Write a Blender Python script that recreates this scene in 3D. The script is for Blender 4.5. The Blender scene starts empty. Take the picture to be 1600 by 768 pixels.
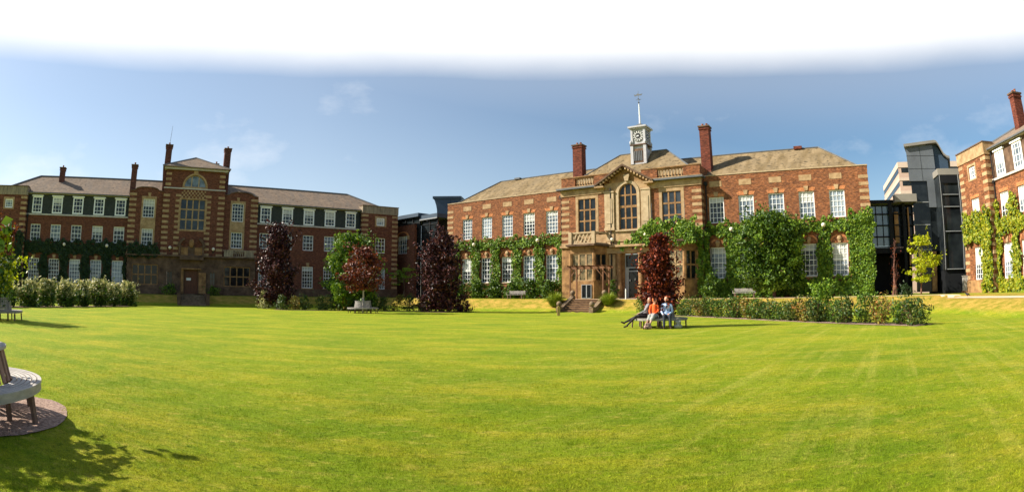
import bpy, math, random
import numpy as np
from mathutils import Vector, Matrix

S = bpy.context.scene
COL = S.collection
random.seed(7)
RNG = np.random.default_rng(11)

# ------------------------------------------------------------------ camera
EYE = 1.42
cam = bpy.data.cameras.new('camera')
cam_ob = bpy.data.objects.new('camera', cam)
COL.objects.link(cam_ob)
S.camera = cam_ob
cam.type = 'PANO'
cam.panorama_type = 'FISHEYE_EQUISOLID'
cam.sensor_fit = 'HORIZONTAL'
cam.sensor_width = 36.0
cam.fisheye_lens = 885.758 / 1600 * 36
cam.fisheye_fov = math.radians(180)
cam.shift_y = 40.37 / 768
cam.clip_start = 0.1
cam.clip_end = 6000
PITCH, ROLL = 0.04352, 0.001206
cp_, sp_ = math.cos(PITCH), math.sin(PITCH)
cr_, sr_ = math.cos(ROLL), math.sin(ROLL)
r_ = Vector((cr_, -sr_ * sp_, sr_ * cp_))
u_ = Vector((-sr_, -cr_ * sp_, cr_ * cp_))
f_ = Vector((0, cp_, sp_))
cam_ob.matrix_world = Matrix(((r_.x, u_.x, -f_.x, 0), (r_.y, u_.y, -f_.y, 0), (r_.z, u_.z, -f_.z, EYE), (0, 0, 0, 1)))

# ------------------------------------------------------------------ sun and sky
SUN_EL = math.radians(36)
SUN_AZ = math.atan2(-1.0, 0.06)            # compass-like angle from +Y towards +X
sun_dir = Vector((math.sin(SUN_AZ) * math.cos(SUN_EL), math.cos(SUN_AZ) * math.cos(SUN_EL), math.sin(SUN_EL)))
sl = bpy.data.lights.new('sun', 'SUN')
sl.energy = 4.8
sl.angle = math.radians(0.55)
sl.color = (1.0, 0.93, 0.80)
so = bpy.data.objects.new('sun', sl)
COL.objects.link(so)
so.rotation_euler = sun_dir.to_track_quat('Z', 'Y').to_euler()

world = bpy.data.worlds.new('World')
S.world = world
world.use_nodes = True
nt = world.node_tree
nt.nodes.clear()
N = nt.nodes.new
L = nt.links.new
def wmath(op, a=None, b=None, c=None, clamp=False):
    n = N('ShaderNodeMath'); n.operation = op; n.use_clamp = clamp
    for i, v in enumerate((a, b, c)):
        if v is None: continue
        if isinstance(v, (int, float)): n.inputs[i].default_value = v
        else: L(v, n.inputs[i])
    return n.outputs[0]
sky = N('ShaderNodeTexSky'); sky.sky_type = 'NISHITA'; sky.sun_disc = False
sky.sun_elevation = SUN_EL; sky.sun_rotation = SUN_AZ
sky.altitude = 0; sky.air_density = 1.0; sky.dust_density = 0.5; sky.ozone_density = 1.0
bg_sky = N('ShaderNodeBackground'); bg_sky.inputs[1].default_value = 0.066
hs = N('ShaderNodeHueSaturation'); hs.inputs['Saturation'].default_value = 1.22; hs.inputs['Hue'].default_value = 0.497; L(sky.outputs[0], hs.inputs['Color']); L(hs.outputs[0], bg_sky.inputs[0])
tc = N('ShaderNodeTexCoord')
sep = N('ShaderNodeSeparateXYZ'); L(tc.outputs['Generated'], sep.inputs[0])
nz = N('ShaderNodeTexNoise'); nz.inputs['Scale'].default_value = 5.0; nz.inputs['Detail'].default_value = 5
mp_ = N('ShaderNodeMapping'); mp_.inputs['Scale'].default_value = (1, 1, 2.6); L(tc.outputs['Generated'], mp_.inputs[0]); L(mp_.outputs[0], nz.inputs[0])
# invented cloud bank whitening the upper sky, its lower edge about 22 degrees up
x2 = wmath('MULTIPLY', sep.outputs[0], sep.outputs[0])
base = wmath('MULTIPLY_ADD', x2, 0.045, sep.outputs[2])
nn = wmath('MULTIPLY_ADD', nz.outputs['Fac'], 0.016, -0.008)
base = wmath('ADD', base, nn)
mr = N('ShaderNodeMapRange'); mr.interpolation_type = 'SMOOTHSTEP'
mr.inputs['From Min'].default_value = 0.345; mr.inputs['From Max'].default_value = 0.450
L(base, mr.inputs['Value'])
up = N('ShaderNodeMapRange'); up.interpolation_type = 'SMOOTHSTEP'      # bank ends overhead and behind, shaped to limit ambient light
up.inputs['From Min'].default_value = 0.54; up.inputs['From Max'].default_value = 0.64
up.inputs['To Min'].default_value = 1.0; up.inputs['To Max'].default_value = 0.0
L(sep.outputs[2], up.inputs['Value'])
fr = N('ShaderNodeMapRange'); fr.inputs['From Min'].default_value = 0.0; fr.inputs['From Max'].default_value = 0.3
L(sep.outputs[1], fr.inputs['Value'])
mr2 = N('ShaderNodeMapRange'); mr2.interpolation_type = 'SMOOTHSTEP'; mr2.inputs['From Min'].default_value = 0.22; mr2.inputs['From Max'].default_value = 0.40
mr2.inputs['To Max'].default_value = 0.20; L(base, mr2.inputs['Value'])
hz = N('ShaderNodeMapRange'); hz.inputs['From Min'].default_value = 0.30; hz.inputs['From Max'].default_value = 0.02; hz.inputs['To Max'].default_value = 0.10; L(sep.outputs[2], hz.inputs['Value'])
bank = wmath('MULTIPLY', wmath('MULTIPLY', wmath('MAXIMUM', mr.outputs[0], mr2.outputs[0]), up.outputs[0]), fr.outputs[0])
# thin wisps lower down
nz2 = N('ShaderNodeTexNoise'); nz2.inputs['Scale'].default_value = 3.1; nz2.inputs['Detail'].default_value = 7; nz2.inputs['Roughness'].default_value = 0.6
mp2 = N('ShaderNodeMapping'); mp2.inputs['Location'].default_value = (0.35, 0.1, 0.4); mp2.inputs['Scale'].default_value = (1, 1, 2.2)
L(tc.outputs['Generated'], mp2.inputs[0]); L(mp2.outputs[0], nz2.inputs[0])
wr = N('ShaderNodeMapRange'); wr.inputs['From Min'].default_value = 0.56; wr.inputs['From Max'].default_value = 0.80
wr.inputs['To Max'].default_value = 0.34
L(nz2.outputs['Fac'], wr.inputs['Value'])
lm = N('ShaderNodeMapRange'); lm.inputs['From Min'].default_value = 0.45; lm.inputs['From Max'].default_value = -0.35
L(sep.outputs[0], lm.inputs['Value'])
veil = wmath('MULTIPLY_ADD', lm.outputs[0], 0.20, wmath('ADD', wr.outputs[0], hz.outputs[0]))
fac = wmath('MAXIMUM', bank, veil, clamp=True)
bg_c = N('ShaderNodeBackground'); bg_c.inputs[0].default_value = (1.0, 1.0, 1.0, 1); bg_c.inputs[1].default_value = 0.62
mix = N('ShaderNodeMixShader'); L(fac, mix.inputs[0]); L(bg_sky.outputs[0], mix.inputs[1]); L(bg_c.outputs[0], mix.inputs[2])
wo = N('ShaderNodeOutputWorld'); L(mix.outputs[0], wo.inputs[0])

vs = S.view_settings
vs.view_transform = 'Standard'
vs.look = 'None'
vs.gamma = 1.0
vs.use_curve_mapping = False
vs.exposure = 1.0

# ------------------------------------------------------------------ materials
def srgb(r, g, b):
    f = lambda c: (c / 12.92) if c <= 0.04045 else ((c + 0.055) / 1.055) ** 2.4
    return (f(r / 255), f(g / 255), f(b / 255), 1)

def mat(name, col, rough=0.8, var=0.25, scale=1.5, spec=0.3, metallic=0.0, bump=0.0, bscale=20, col2=None, coords='Object', detail=5, stretch=None):
    m = bpy.data.materials.new(name); m.use_nodes = True
    t = m.node_tree; b = t.nodes['Principled BSDF']
    b.inputs['Roughness'].default_value = rough
    b.inputs['Specular IOR Level'].default_value = spec
    b.inputs['Metallic'].default_value = metallic
    c = t.nodes.new('ShaderNodeTexCoord')
    src = c.outputs[coords]
    if stretch:
        mm = t.nodes.new('ShaderNodeMapping'); mm.inputs['Scale'].default_value = stretch
        t.links.new(src, mm.inputs[0]); src = mm.outputs[0]
    n = t.nodes.new('ShaderNodeTexNoise'); n.inputs['Scale'].default_value = scale; n.inputs['Detail'].default_value = detail
    n.inputs['Roughness'].default_value = 0.65
    t.links.new(src, n.inputs['Vector'])
    r = t.nodes.new('ShaderNodeValToRGB')
    a = col; d = col2 if col2 else tuple(x * (1 - var) for x in col[:3]) + (1,)
    if not col2: a = tuple(min(1, x * (1 + var)) for x in col[:3]) + (1,)
    r.color_ramp.elements[0].position = 0.32; r.color_ramp.elements[1].position = 0.68
    r.color_ramp.elements[0].color = d; r.color_ramp.elements[1].color = a
    t.links.new(n.outputs['Fac'], r.inputs[0]); t.links.new(r.outputs[0], b.inputs['Base Color'])
    if bump:
        n2 = t.nodes.new('ShaderNodeTexNoise'); n2.inputs['Scale'].default_value = bscale; n2.inputs['Detail'].default_value = 4
        t.links.new(src, n2.inputs['Vector'])
        bp = t.nodes.new('ShaderNodeBump'); bp.inputs['Strength'].default_value = bump; bp.inputs['Distance'].default_value = 0.03
        t.links.new(n2.outputs['Fac'], bp.inputs['Height']); t.links.new(bp.outputs[0], b.inputs['Normal'])
    return m

def brick_mat(name, c1, c2, mortar, patch=0.35):
    """brick courses in the wall's own coordinates, with large patches of weathering and soot"""
    m = bpy.data.materials.new(name); m.use_nodes = True
    t = m.node_tree; b = t.nodes['Principled BSDF']; nn = t.nodes.new; ll = t.links.new
    b.inputs['Roughness'].default_value = 0.9; b.inputs['Specular IOR Level'].default_value = 0.15
    c = nn('ShaderNodeTexCoord'); s = nn('ShaderNodeSeparateXYZ'); ll(c.outputs['Object'], s.inputs[0])
    ad = nn('ShaderNodeMath'); ad.operation = 'ADD'; ll(s.outputs[0], ad.inputs[0]); ll(s.outputs[1], ad.inputs[1])
    cb = nn('ShaderNodeCombineXYZ'); ll(ad.outputs[0], cb.inputs[0]); ll(s.outputs[2], cb.inputs[1])
    br = nn('ShaderNodeTexBrick'); ll(cb.outputs[0], br.inputs['Vector'])
    br.inputs['Color1'].default_value = c1; br.inputs['Color2'].default_value = c2; br.inputs['Mortar'].default_value = mortar
    br.inputs['Scale'].default_value = 1.0; br.inputs['Mortar Size'].default_value = 0.009
    br.inputs['Brick Width'].default_value = 0.235; br.inputs['Row Height'].default_value = 0.078; br.inputs['Bias'].default_value = 0.0
    n = nn('ShaderNodeTexNoise'); n.inputs['Scale'].default_value = 1.3; n.inputs['Detail'].default_value = 8; n.inputs['Roughness'].default_value = 0.75
    mp = nn('ShaderNodeMapping'); mp.inputs['Scale'].default_value = (1, 1, 1.9); ll(c.outputs['Object'], mp.inputs[0]); ll(mp.outputs[0], n.inputs[0])
    r = nn('ShaderNodeMapRange'); r.inputs['From Min'].default_value = 0.3; r.inputs['From Max'].default_value = 0.7
    r.inputs['To Min'].default_value = 1 - patch; r.inputs['To Max'].default_value = 1 + patch * 0.8
    ll(n.outputs['Fac'], r.inputs[0])
    n3 = nn('ShaderNodeTexNoise'); n3.inputs['Scale'].default_value = 1.0; n3.inputs['Detail'].default_value = 3; n3.inputs['Roughness'].default_value = 0.8
    mp3 = nn('ShaderNodeMapping'); mp3.inputs['Scale'].default_value = (3.4, 3.4, 9.0); ll(c.outputs['Object'], mp3.inputs[0]); ll(mp3.outputs[0], n3.inputs[0])
    r3 = nn('ShaderNodeMapRange'); r3.inputs['From Min'].default_value = 0.36; r3.inputs['From Max'].default_value = 0.64; r3.inputs['To Min'].default_value = 0.50; r3.inputs['To Max'].default_value = 1.28
    ll(n3.outputs['Fac'], r3.inputs[0]); m3 = nn('ShaderNodeMath'); m3.operation = 'MULTIPLY'; ll(r.outputs[0], m3.inputs[0]); ll(r3.outputs[0], m3.inputs[1])
    mx = nn('ShaderNodeMix'); mx.data_type = 'RGBA'; mx.blend_type = 'MULTIPLY'; mx.inputs[0].default_value = 1.0
    ll(br.outputs['Color'], mx.inputs[6]); ll(m3.outputs[0], mx.inputs[7]); ll(mx.outputs[2], b.inputs['Base Color'])
    bp = nn('ShaderNodeBump'); bp.inputs['Strength'].default_value = 0.25; bp.inputs['Distance'].default_value = 0.01
    ll(br.outputs['Fac'], bp.inputs['Height']); bp.invert = True; ll(bp.outputs[0], b.inputs['Normal'])
    return m

def leaf_mat(name, cols, rough=0.5, trans=0.25, spec=0.35):
    """leaves: colour differs leaf by leaf; some light passes through"""
    m = bpy.data.materials.new(name); m.use_nodes = True
    t = m.node_tree; b = t.nodes['Principled BSDF']; nn = t.nodes.new; ll = t.links.new
    b.inputs['Roughness'].default_value = rough; b.inputs['Specular IOR Level'].default_value = spec
    g = nn('ShaderNodeNewGeometry'); r = nn('ShaderNodeValToRGB')
    els = r.color_ramp.elements
    els[0].color = cols[0]; els[0].position = 0
    els[1].color = cols[-1]; els[1].position = 1
    for i, c in enumerate(cols[1:-1]):
        e = els.new((i + 1) / (len(cols) - 1)); e.color = c
    ll(g.outputs['Random Per Island'], r.inputs[0]); ll(r.outputs[0], b.inputs['Base Color'])
    tr = nn('ShaderNodeBsdfTranslucent'); mx = nn('ShaderNodeMixShader'); mx.inputs[0].default_value = trans
    ll(r.outputs[0], tr.inputs[0]); ll(b.outputs[0], mx.inputs[1]); ll(tr.outputs[0], mx.inputs[2])
    ll(mx.outputs[0], t.nodes['Material Output'].inputs[0])
    return m

def glass_mat(name, c1, c2, rough=0.06, scale=0.9, spec=0.8):
    m = mat(name, c1, rough=rough, col2=c2, scale=scale, spec=spec, detail=2)
    return m

M = {}
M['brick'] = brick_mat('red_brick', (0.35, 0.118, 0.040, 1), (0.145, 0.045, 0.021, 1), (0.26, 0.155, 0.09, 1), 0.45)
M['brick_shaded'] = brick_mat('shaded_red_brick', (0.22, 0.075, 0.042, 1), (0.135, 0.044, 0.028, 1), (0.16, 0.09, 0.062, 1), 0.3)  # darker brick colour that paints in the shade on the left range
M['brick_orange'] = brick_mat('orange_brick', (0.58, 0.20, 0.06, 1), (0.50, 0.15, 0.05, 1), (0.5, 0.3, 0.17, 1), 0.15)
M['stone'] = mat('sandstone', (0.50, 0.345, 0.19, 1), 0.85, 0.2, 2.0, 0.2, bump=0.25, col2=(0.27, 0.165, 0.08, 1), detail=8)
M['stone_warm'] = mat('warm_sandstone', (0.42, 0.235, 0.10, 1), 0.85, 0.25, 1.7, 0.2, bump=0.3, col2=(0.13, 0.068, 0.03, 1), detail=9)
M['stone_soot_shade'] = mat('sooty_shaded_sandstone', (0.20, 0.125, 0.08, 1), 0.9, 0.45, 1.3, 0.15, bump=0.3, col2=(0.06, 0.036, 0.026, 1), detail=8)  # sooty stone; also serves as painted shade on the step risers
M['stone_streak'] = mat('streaked_coping_stone', (0.42, 0.34, 0.24, 1), 0.9, 0.4, 1.6, 0.15, col2=(0.14, 0.11, 0.085, 1), stretch=(2.6, 2.6, 0.5), detail=7)
M['stone_clean'] = mat('cream_stone', (0.52, 0.40, 0.25, 1), 0.85, 0.12, 1.8, 0.2, col2=(0.34, 0.24, 0.14, 1), detail=8)
M['white'] = mat('white_paint', (0.86, 0.86, 0.84, 1), 0.45, 0.06, 3)
M['white_metal'] = mat('white_lead', (0.44, 0.43, 0.44, 1), 0.5, 0.12, 4)
M['slate'] = mat('hung_slate', (0.062, 0.070, 0.066, 1), 0.8, 0.4, 3.5, 0.12, col2=(0.028, 0.034, 0.032, 1), stretch=(1, 1, 3))
M['lead'] = mat('lead_flashing', (0.11, 0.115, 0.12, 1), 0.5, 0.2, 2)
M['cornice'] = mat('painted_cornice', (0.5, 0.46, 0.42, 1), 0.6, 0.2, 2)
def roof_mat(name, c1, c2, c3, c4=(0.12, 0.085, 0.05, 1)):
    m = mat(name, c1, 0.92, scale=0.7, spec=0.1, col2=c2, detail=9, bump=0.5, bscale=9)
    t = m.node_tree; nn = t.nodes.new; ll = t.links.new
    b = t.nodes['Principled BSDF']; old = b.inputs['Base Color'].links[0].from_socket
    c = nn('ShaderNodeTexCoord'); mp = nn('ShaderNodeMapping'); mp.inputs['Scale'].default_value = (1.0, 0.22, 0.22); ll(c.outputs['Object'], mp.inputs[0])
    n = nn('ShaderNodeTexNoise'); n.inputs['Scale'].default_value = 1.6; n.inputs['Detail'].default_value = 6; ll(mp.outputs[0], n.inputs[0])
    r = nn('ShaderNodeMapRange'); r.inputs['From Min'].default_value = 0.42; r.inputs['From Max'].default_value = 0.66; ll(n.outputs['Fac'], r.inputs[0])
    mx = nn('ShaderNodeMix'); mx.data_type = 'RGBA'; ll(r.outputs[0], mx.inputs[0]); ll(old, mx.inputs[6]); mx.inputs[7].default_value = c3
    # courses of small tiles
    w = nn('ShaderNodeTexNoise'); w.inputs['Scale'].default_value = 1.0; mp2 = nn('ShaderNodeMapping'); mp2.inputs['Scale'].default_value = (2.6, 3.0, 4.5)
    ll(c.outputs['Object'], mp2.inputs[0]); ll(mp2.outputs[0], w.inputs[0]); w.inputs['Detail'].default_value = 2
    r2 = nn('ShaderNodeMapRange'); r2.inputs['From Min'].default_value = 0.56; r2.inputs['From Max'].default_value = 0.68; r2.inputs['To Max'].default_value = 0.85
    ll(w.outputs['Fac'], r2.inputs[0])
    mx2 = nn('ShaderNodeMix'); mx2.data_type = 'RGBA'; ll(r2.outputs[0], mx2.inputs[0]); ll(mx.outputs[2], mx2.inputs[6]); mx2.inputs[7].default_value = c4
    ll(mx2.outputs[2], b.inputs['Base Color'])
    return m
M['roof_lichen'] = roof_mat('lichened_stone_tiles', (0.31, 0.225, 0.125, 1), (0.165, 0.125, 0.075, 1), (0.17, 0.12, 0.06, 1), (0.065, 0.052, 0.034, 1))
M['roof_brown'] = roof_mat('brown_clay_tiles', (0.30, 0.215, 0.15, 1), (0.17, 0.125, 0.09, 1), (0.20, 0.155, 0.12, 1), (0.085, 0.065, 0.05, 1))
M['chimney_brick'] = brick_mat('chimney_brick', (0.22, 0.055, 0.03, 1), (0.11, 0.03, 0.02, 1), (0.12, 0.06, 0.045, 1), 0.3)
M['chimney_dark'] = brick_mat('sooty_chimney_brick', (0.17, 0.055, 0.045, 1), (0.11, 0.04, 0.035, 1), (0.12, 0.08, 0.07, 1), 0.3)
M['pot'] = mat('terracotta', (0.30, 0.10, 0.05, 1), 0.8)
M['glass'] = glass_mat('window_glass', (0.05, 0.06, 0.07, 1), (0.012, 0.015, 0.018, 1), spec=0.35)
M['glass_net'] = glass_mat('glass_with_net_curtain', (0.26, 0.31, 0.37, 1), (0.07, 0.09, 0.11, 1), scale=1.1, spec=0.4)
M['glass_pale'] = glass_mat('glass_with_blind', (0.42, 0.48, 0.55, 1), (0.24, 0.29, 0.34, 1), scale=0.8, spec=0.4)
M['glass_dark'] = glass_mat('dark_glass', (0.018, 0.022, 0.024, 1), (0.006, 0.008, 0.009, 1), rough=0.08, spec=0.3)
M['glass_tint'] = glass_mat('tinted_curtain_wall_glass', (0.024, 0.030, 0.033, 1), (0.006, 0.008, 0.010, 1), rough=0.08, scale=0.5, spec=0.25)
M['glass_sky'] = glass_mat('pale_curtain_wall_glass', (0.16, 0.24, 0.30, 1), (0.08, 0.13, 0.17, 1), rough=0.05, scale=0.7, spec=1.0)
M['glass_tan'] = glass_mat('glass_with_tan_blind', (0.30, 0.22, 0.12, 1), (0.04, 0.045, 0.03, 1), scale=1.6, spec=.3)
M['frame_dark'] = mat('dark_aluminium', (0.012, 0.013, 0.015, 1), 0.6, 0.15, spec=.12)
M['frame_grey'] = mat('grey_aluminium', (0.30, 0.31, 0.32, 1), 0.4, 0.1)
M['clad'] = mat('grey_zinc_cladding', (0.14, 0.155, 0.175, 1), 0.65, 0.12, 0.5, 0.2, col2=(0.095, 0.105, 0.12, 1))
M['clad_blue'] = mat('blue_zinc_cladding', (0.045, 0.075, 0.115, 1), 0.6, 0.12, 0.5, 0.3, col2=(0.032, 0.055, 0.085, 1))
M['fascia'] = mat('pale_fascia_panel', (0.24, 0.22, 0.19, 1), 0.6, 0.1, 0.8)
M['pink'] = mat('pink_concrete_cladding', (0.48, 0.33, 0.27, 1), 0.8, 0.08, 0.4)
M['pink_pale'] = mat('pale_concrete_band', (0.55, 0.42, 0.35, 1), 0.8, 0.06, 0.4)
M['door_wood'] = mat('oak_door', (0.13, 0.042, 0.02, 1), 0.5, 0.35, 2, stretch=(6, 1, 0.6))
M['paper'] = mat('white_paper', (0.8, 0.8, 0.78, 1), 0.7, 0.03)
M['timber'] = mat('pergola_timber', (0.17, 0.075, 0.035, 1), 0.75, 0.35, 3, stretch=(1, 1, 0.5))
M['bench_wood'] = mat('weathered_teak', (0.36, 0.33, 0.30, 1), 0.75, 0.25, 6, 0.25, col2=(0.20, 0.175, 0.16, 1), bump=0.3, bscale=60)
M['bench_lit'] = mat('lit_weathered_teak', (0.50, 0.46, 0.42, 1), 0.7, 0.25, 5, 0.25, col2=(0.34, 0.30, 0.27, 1), bump=0.4, bscale=60, stretch=(1, 1, 4))  # brighter copy of the bench teak, sunlight put into its colour
M['bench_leg'] = mat('dark_teak', (0.16, 0.10, 0.075, 1), 0.8, 0.3, 6, bump=0.2)
M['bench_red'] = mat('reddish_teak', (0.27, 0.16, 0.12, 1), 0.7, 0.3, 6, bump=0.2, bscale=60)
M['bark'] = mat('bark', (0.10, 0.065, 0.045, 1), 0.9, 0.4, 6, bump=0.6, bscale=25)
M['bark_pale'] = mat('pale_bark', (0.50, 0.42, 0.36, 1), 0.85, 0.3, 6, bump=0.3)
M['bark_red'] = mat('reddish_bark', (0.22, 0.10, 0.075, 1), 0.9, 0.4, 6)
M['black'] = mat('black_iron', (0.012, 0.012, 0.013, 1), 0.5, 0.1)
M['clock_face'] = mat('clock_face_white', (0.75, 0.74, 0.71, 1), 0.5, 0.03)
M['lamp_globe'] = mat('opal_lamp_glass', (0.78, 0.70, 0.55, 1), 0.3, 0.05)
M['stepstone'] = mat('worn_step_stone', (0.27, 0.19, 0.115, 1), 0.9, 0.35, 2.5, bump=0.3, col2=(0.12, 0.08, 0.05, 1))
M['yellow_post'] = mat('tan_wooden_post', (0.45, 0.30, 0.10, 1), 0.8, 0.2)
M['util'] = mat('grey_utility_cabinet', (0.32, 0.30, 0.28, 1), 0.6, 0.1)
M['soil'] = mat('bark_mulch', (0.34, 0.22, 0.16, 1), 0.95, 0.4, 14, 0.1, bump=1.0, bscale=30, col2=(0.14, 0.085, 0.06, 1))
M['mulch'] = mat('pinkish_chippings', (0.50, 0.35, 0.28, 1), 0.95, 0.4, 30, 0.1, bump=1.0, bscale=45, col2=(0.16, 0.10, 0.075, 1), detail=3)
M['path'] = mat('pinkish_gravel', (0.62, 0.44, 0.32, 1), 0.95, 0.15, 3, 0.1, bump=0.3)
M['paving'] = mat('pale_paving', (0.55, 0.45, 0.34, 1), 0.9, 0.15, 1.5, 0.1)
C = lambda r, g, b: (r, g, b, 1)
M['ivy'] = leaf_mat('ivy_leaves', [C(.016, .046, .008), C(.055, .125, .011), C(.115, .205, .014), C(.21, .30, .018)])
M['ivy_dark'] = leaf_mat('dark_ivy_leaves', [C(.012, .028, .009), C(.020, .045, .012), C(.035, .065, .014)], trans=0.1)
M['ivy_yellow'] = leaf_mat('yellowing_ivy_leaves', [C(.16, .23, .008), C(.28, .32, .010), C(.42, .36, .012)])
M['green'] = leaf_mat('green_leaves', [C(.020, .055, .008), C(.045, .10, .010), C(.085, .16, .012), C(.19, .28, .02)])
M['green_mid'] = leaf_mat('mid_green_leaves', [C(.06, .135, .010), C(.14, .245, .014), C(.26, .35, .022)])
M['lime'] = leaf_mat('yellow_green_leaves', [C(.24, .31, .006), C(.40, .44, .008), C(.56, .54, .012)], trans=0.35)
M['purple'] = leaf_mat('purple_leaves', [C(.010, .004, .006), C(.030, .009, .011), C(.085, .022, .022), C(.20, .07, .055)], trans=0.03, spec=0.22, rough=0.45)
M['redleaf'] = leaf_mat('red_maple_leaves', [C(.03, .008, .006), C(.075, .014, .008), C(.16, .028, .011), C(.28, .07, .018)], trans=0.22)
M['redpurple'] = leaf_mat('dark_red_leaves', [C(.018, .005, .006), C(.06, .012, .009), C(.15, .026, .012), C(.36, .075, .03)], trans=0.03, spec=0.15)
M['cream'] = leaf_mat('cream_variegated_leaves', [C(.07, .11, .02), C(.22, .25, .06), C(.55, .50, .18), C(.85, .76, .40)])
M['rose'] = leaf_mat('rose_leaves', [C(.018, .045, .010), C(.04, .085, .013), C(.09, .15, .02), C(.17, .17, .03)])
M['yellowing'] = leaf_mat('yellowing_leaves', [C(.06, .09, .015), C(.16, .19, .02), C(.34, .25, .04), C(.36, .14, .04)])
M['blade'] = leaf_mat('ornamental_grass_blades', [C(.13, .20, .012), C(.24, .32, .02), C(.36, .38, .04)], trans=0.3)

# ------------------------------------------------------------------ mesh helpers
class MB:
    def __init__(s): s.v = []; s.f = []; s.mi = []; s.m = 0
    def quad(s, *p):
        i = len(s.v); s.v += [tuple(q) for q in p]; s.f.append(tuple(range(i, i + len(p)))); s.mi.append(s.m)
    def box(s, x0, x1, y0, y1, z0, z1):
        i = len(s.v)
        s.v += [(x0, y0, z0), (x1, y0, z0), (x1, y1, z0), (x0, y1, z0), (x0, y0, z1), (x1, y0, z1), (x1, y1, z1), (x0, y1, z1)]
        for f in ((3, 2, 1, 0), (4, 5, 6, 7), (0, 1, 5, 4), (1, 2, 6, 5), (2, 3, 7, 6), (3, 0, 4, 7)):
            s.f.append(tuple(i + k for k in f)); s.mi.append(s.m)
        return s
    def prism(s, poly, a, b, axis='y'):
        """poly in (x,z) extruded along y (or (x,y) extruded along z, or (y,z) along x)"""
        i = len(s.v); n = len(poly)
        for t in (a, b):
            for p, q in poly:
                s.v.append((p, t, q) if axis == 'y' else ((p, q, t) if axis == 'z' else (t, p, q)))
        s.f.append(tuple(i + k for k in range(n))); s.mi.append(s.m)
        s.f.append(tuple(i + n + k for k in reversed(range(n)))); s.mi.append(s.m)
        for k in range(n):
            k2 = (k + 1) % n
            s.f.append((i + k2, i + k, i + n + k, i + n + k2)); s.mi.append(s.m)
        return s
    def tube(s, p0, p1, r0, r1=None, n=8, caps=True):
        r1 = r0 if r1 is None else r1
        p0 = Vector(p0); p1 = Vector(p1); d = (p1 - p0).normalized()
        a = d.orthogonal().normalized(); b = d.cross(a); i = len(s.v)
        for p, r in ((p0, r0), (p1, r1)):
            for k in range(n):
                t = 2 * math.pi * k / n
                s.v.append(tuple(p + (a * math.cos(t) + b * math.sin(t)) * r))
        for k in range(n):
            k2 = (k + 1) % n
            s.f.append((i + k, i + k2, i + n + k2, i + n + k)); s.mi.append(s.m)
        if caps:
            s.f.append(tuple(i + k for k in reversed(range(n)))); s.mi.append(s.m)
            s.f.append(tuple(i + n + k for k in range(n))); s.mi.append(s.m)
        return s
    def lathe(s, prof, c=(0, 0, 0), n=16):
        i = len(s.v)
        for r, z in prof:
            for k in range(n):
                t = 2 * math.pi * k / n
                s.v.append((c[0] + r * math.cos(t), c[1] + r * math.sin(t), c[2] + z))
        for j in range(len(prof) - 1):
            for k in range(n):
                k2 = (k + 1) % n
                s.f.append((i + j * n + k, i + j * n + k2, i + (j + 1) * n + k2, i + (j + 1) * n + k)); s.mi.append(s.m)
        return s
    def sphere(s, c, r, n=12, sq=(1, 1, 1)):
        i = len(s.v); m = n // 2
        for j in range(1, m):
            th = math.pi * j / m
            for k in range(n):
                t = 2 * math.pi * k / n
                s.v.append((c[0] + r * sq[0] * math.sin(th) * math.cos(t), c[1] + r * sq[1] * math.sin(th) * math.sin(t), c[2] + r * sq[2] * math.cos(th)))
        s.v.append((c[0], c[1], c[2] + r * sq[2])); s.v.append((c[0], c[1], c[2] - r * sq[2]))
        T = len(s.v) - 2; B = T + 1
        for j in range(m - 2):
            for k in range(n):
                k2 = (k + 1) % n
                s.f.append((i + j * n + k, i + (j + 1) * n + k, i + (j + 1) * n + k2, i + j * n + k2)); s.mi.append(s.m)
        for k in range(n):
            k2 = (k + 1) % n
            s.f.append((T, i + k, i + k2)); s.mi.append(s.m)
            s.f.append((B, i + (m - 2) * n + k2, i + (m - 2) * n + k)); s.mi.append(s.m)
        return s
    SPLIT = {'coping', 'cornice', 'parapet', 'keystone', 'pier', 'window_surround', 'lintel', 'string_course', 'blocking_course', 'fascia', 'glazing', 'transom',
             'side_glazing', 'armrest', 'brace', 'door_surround', 'balcony', 'reflected_block', 'raking_cornice', 'frieze', 'plinth', 'stone_facing', 'pale_band', 'broken_pediment', 'cover_strip', 'bearer'}
    def pieces(s):
        par = list(range(len(s.v)))
        def find(a):
            while par[a] != a: par[a] = par[par[a]]; a = par[a]
            return a
        key = {}
        for i, p in enumerate(s.v):
            k = (round(p[0], 3), round(p[1], 3), round(p[2], 3)); j = key.setdefault(k, i)
            if j != i: par[find(i)] = find(j)
        for f in s.f:
            for a in f[1:]: par[find(a)] = find(f[0])
        groups = {}
        for fi, f in enumerate(s.f): groups.setdefault(find(f[0]), []).append(fi)
        return list(groups.values())
    def build(s, name, mats, parent=None, smooth=False):
        if name in s.SPLIT and parent is not None:
            gs_ = s.pieces()
            if 1 < len(gs_) <= 40:
                first = None
                for g in gs_:
                    m2 = MB(); idx = {}
                    for fi in g:
                        nf = []
                        for a in s.f[fi]:
                            if a not in idx: idx[a] = len(m2.v); m2.v.append(s.v[a])
                            nf.append(idx[a])
                        m2.f.append(tuple(nf)); m2.mi.append(s.mi[fi])
                    o = m2._build(name, mats, parent, smooth); first = first or o
                return first
        return s._build(name, mats, parent, smooth)
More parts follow.
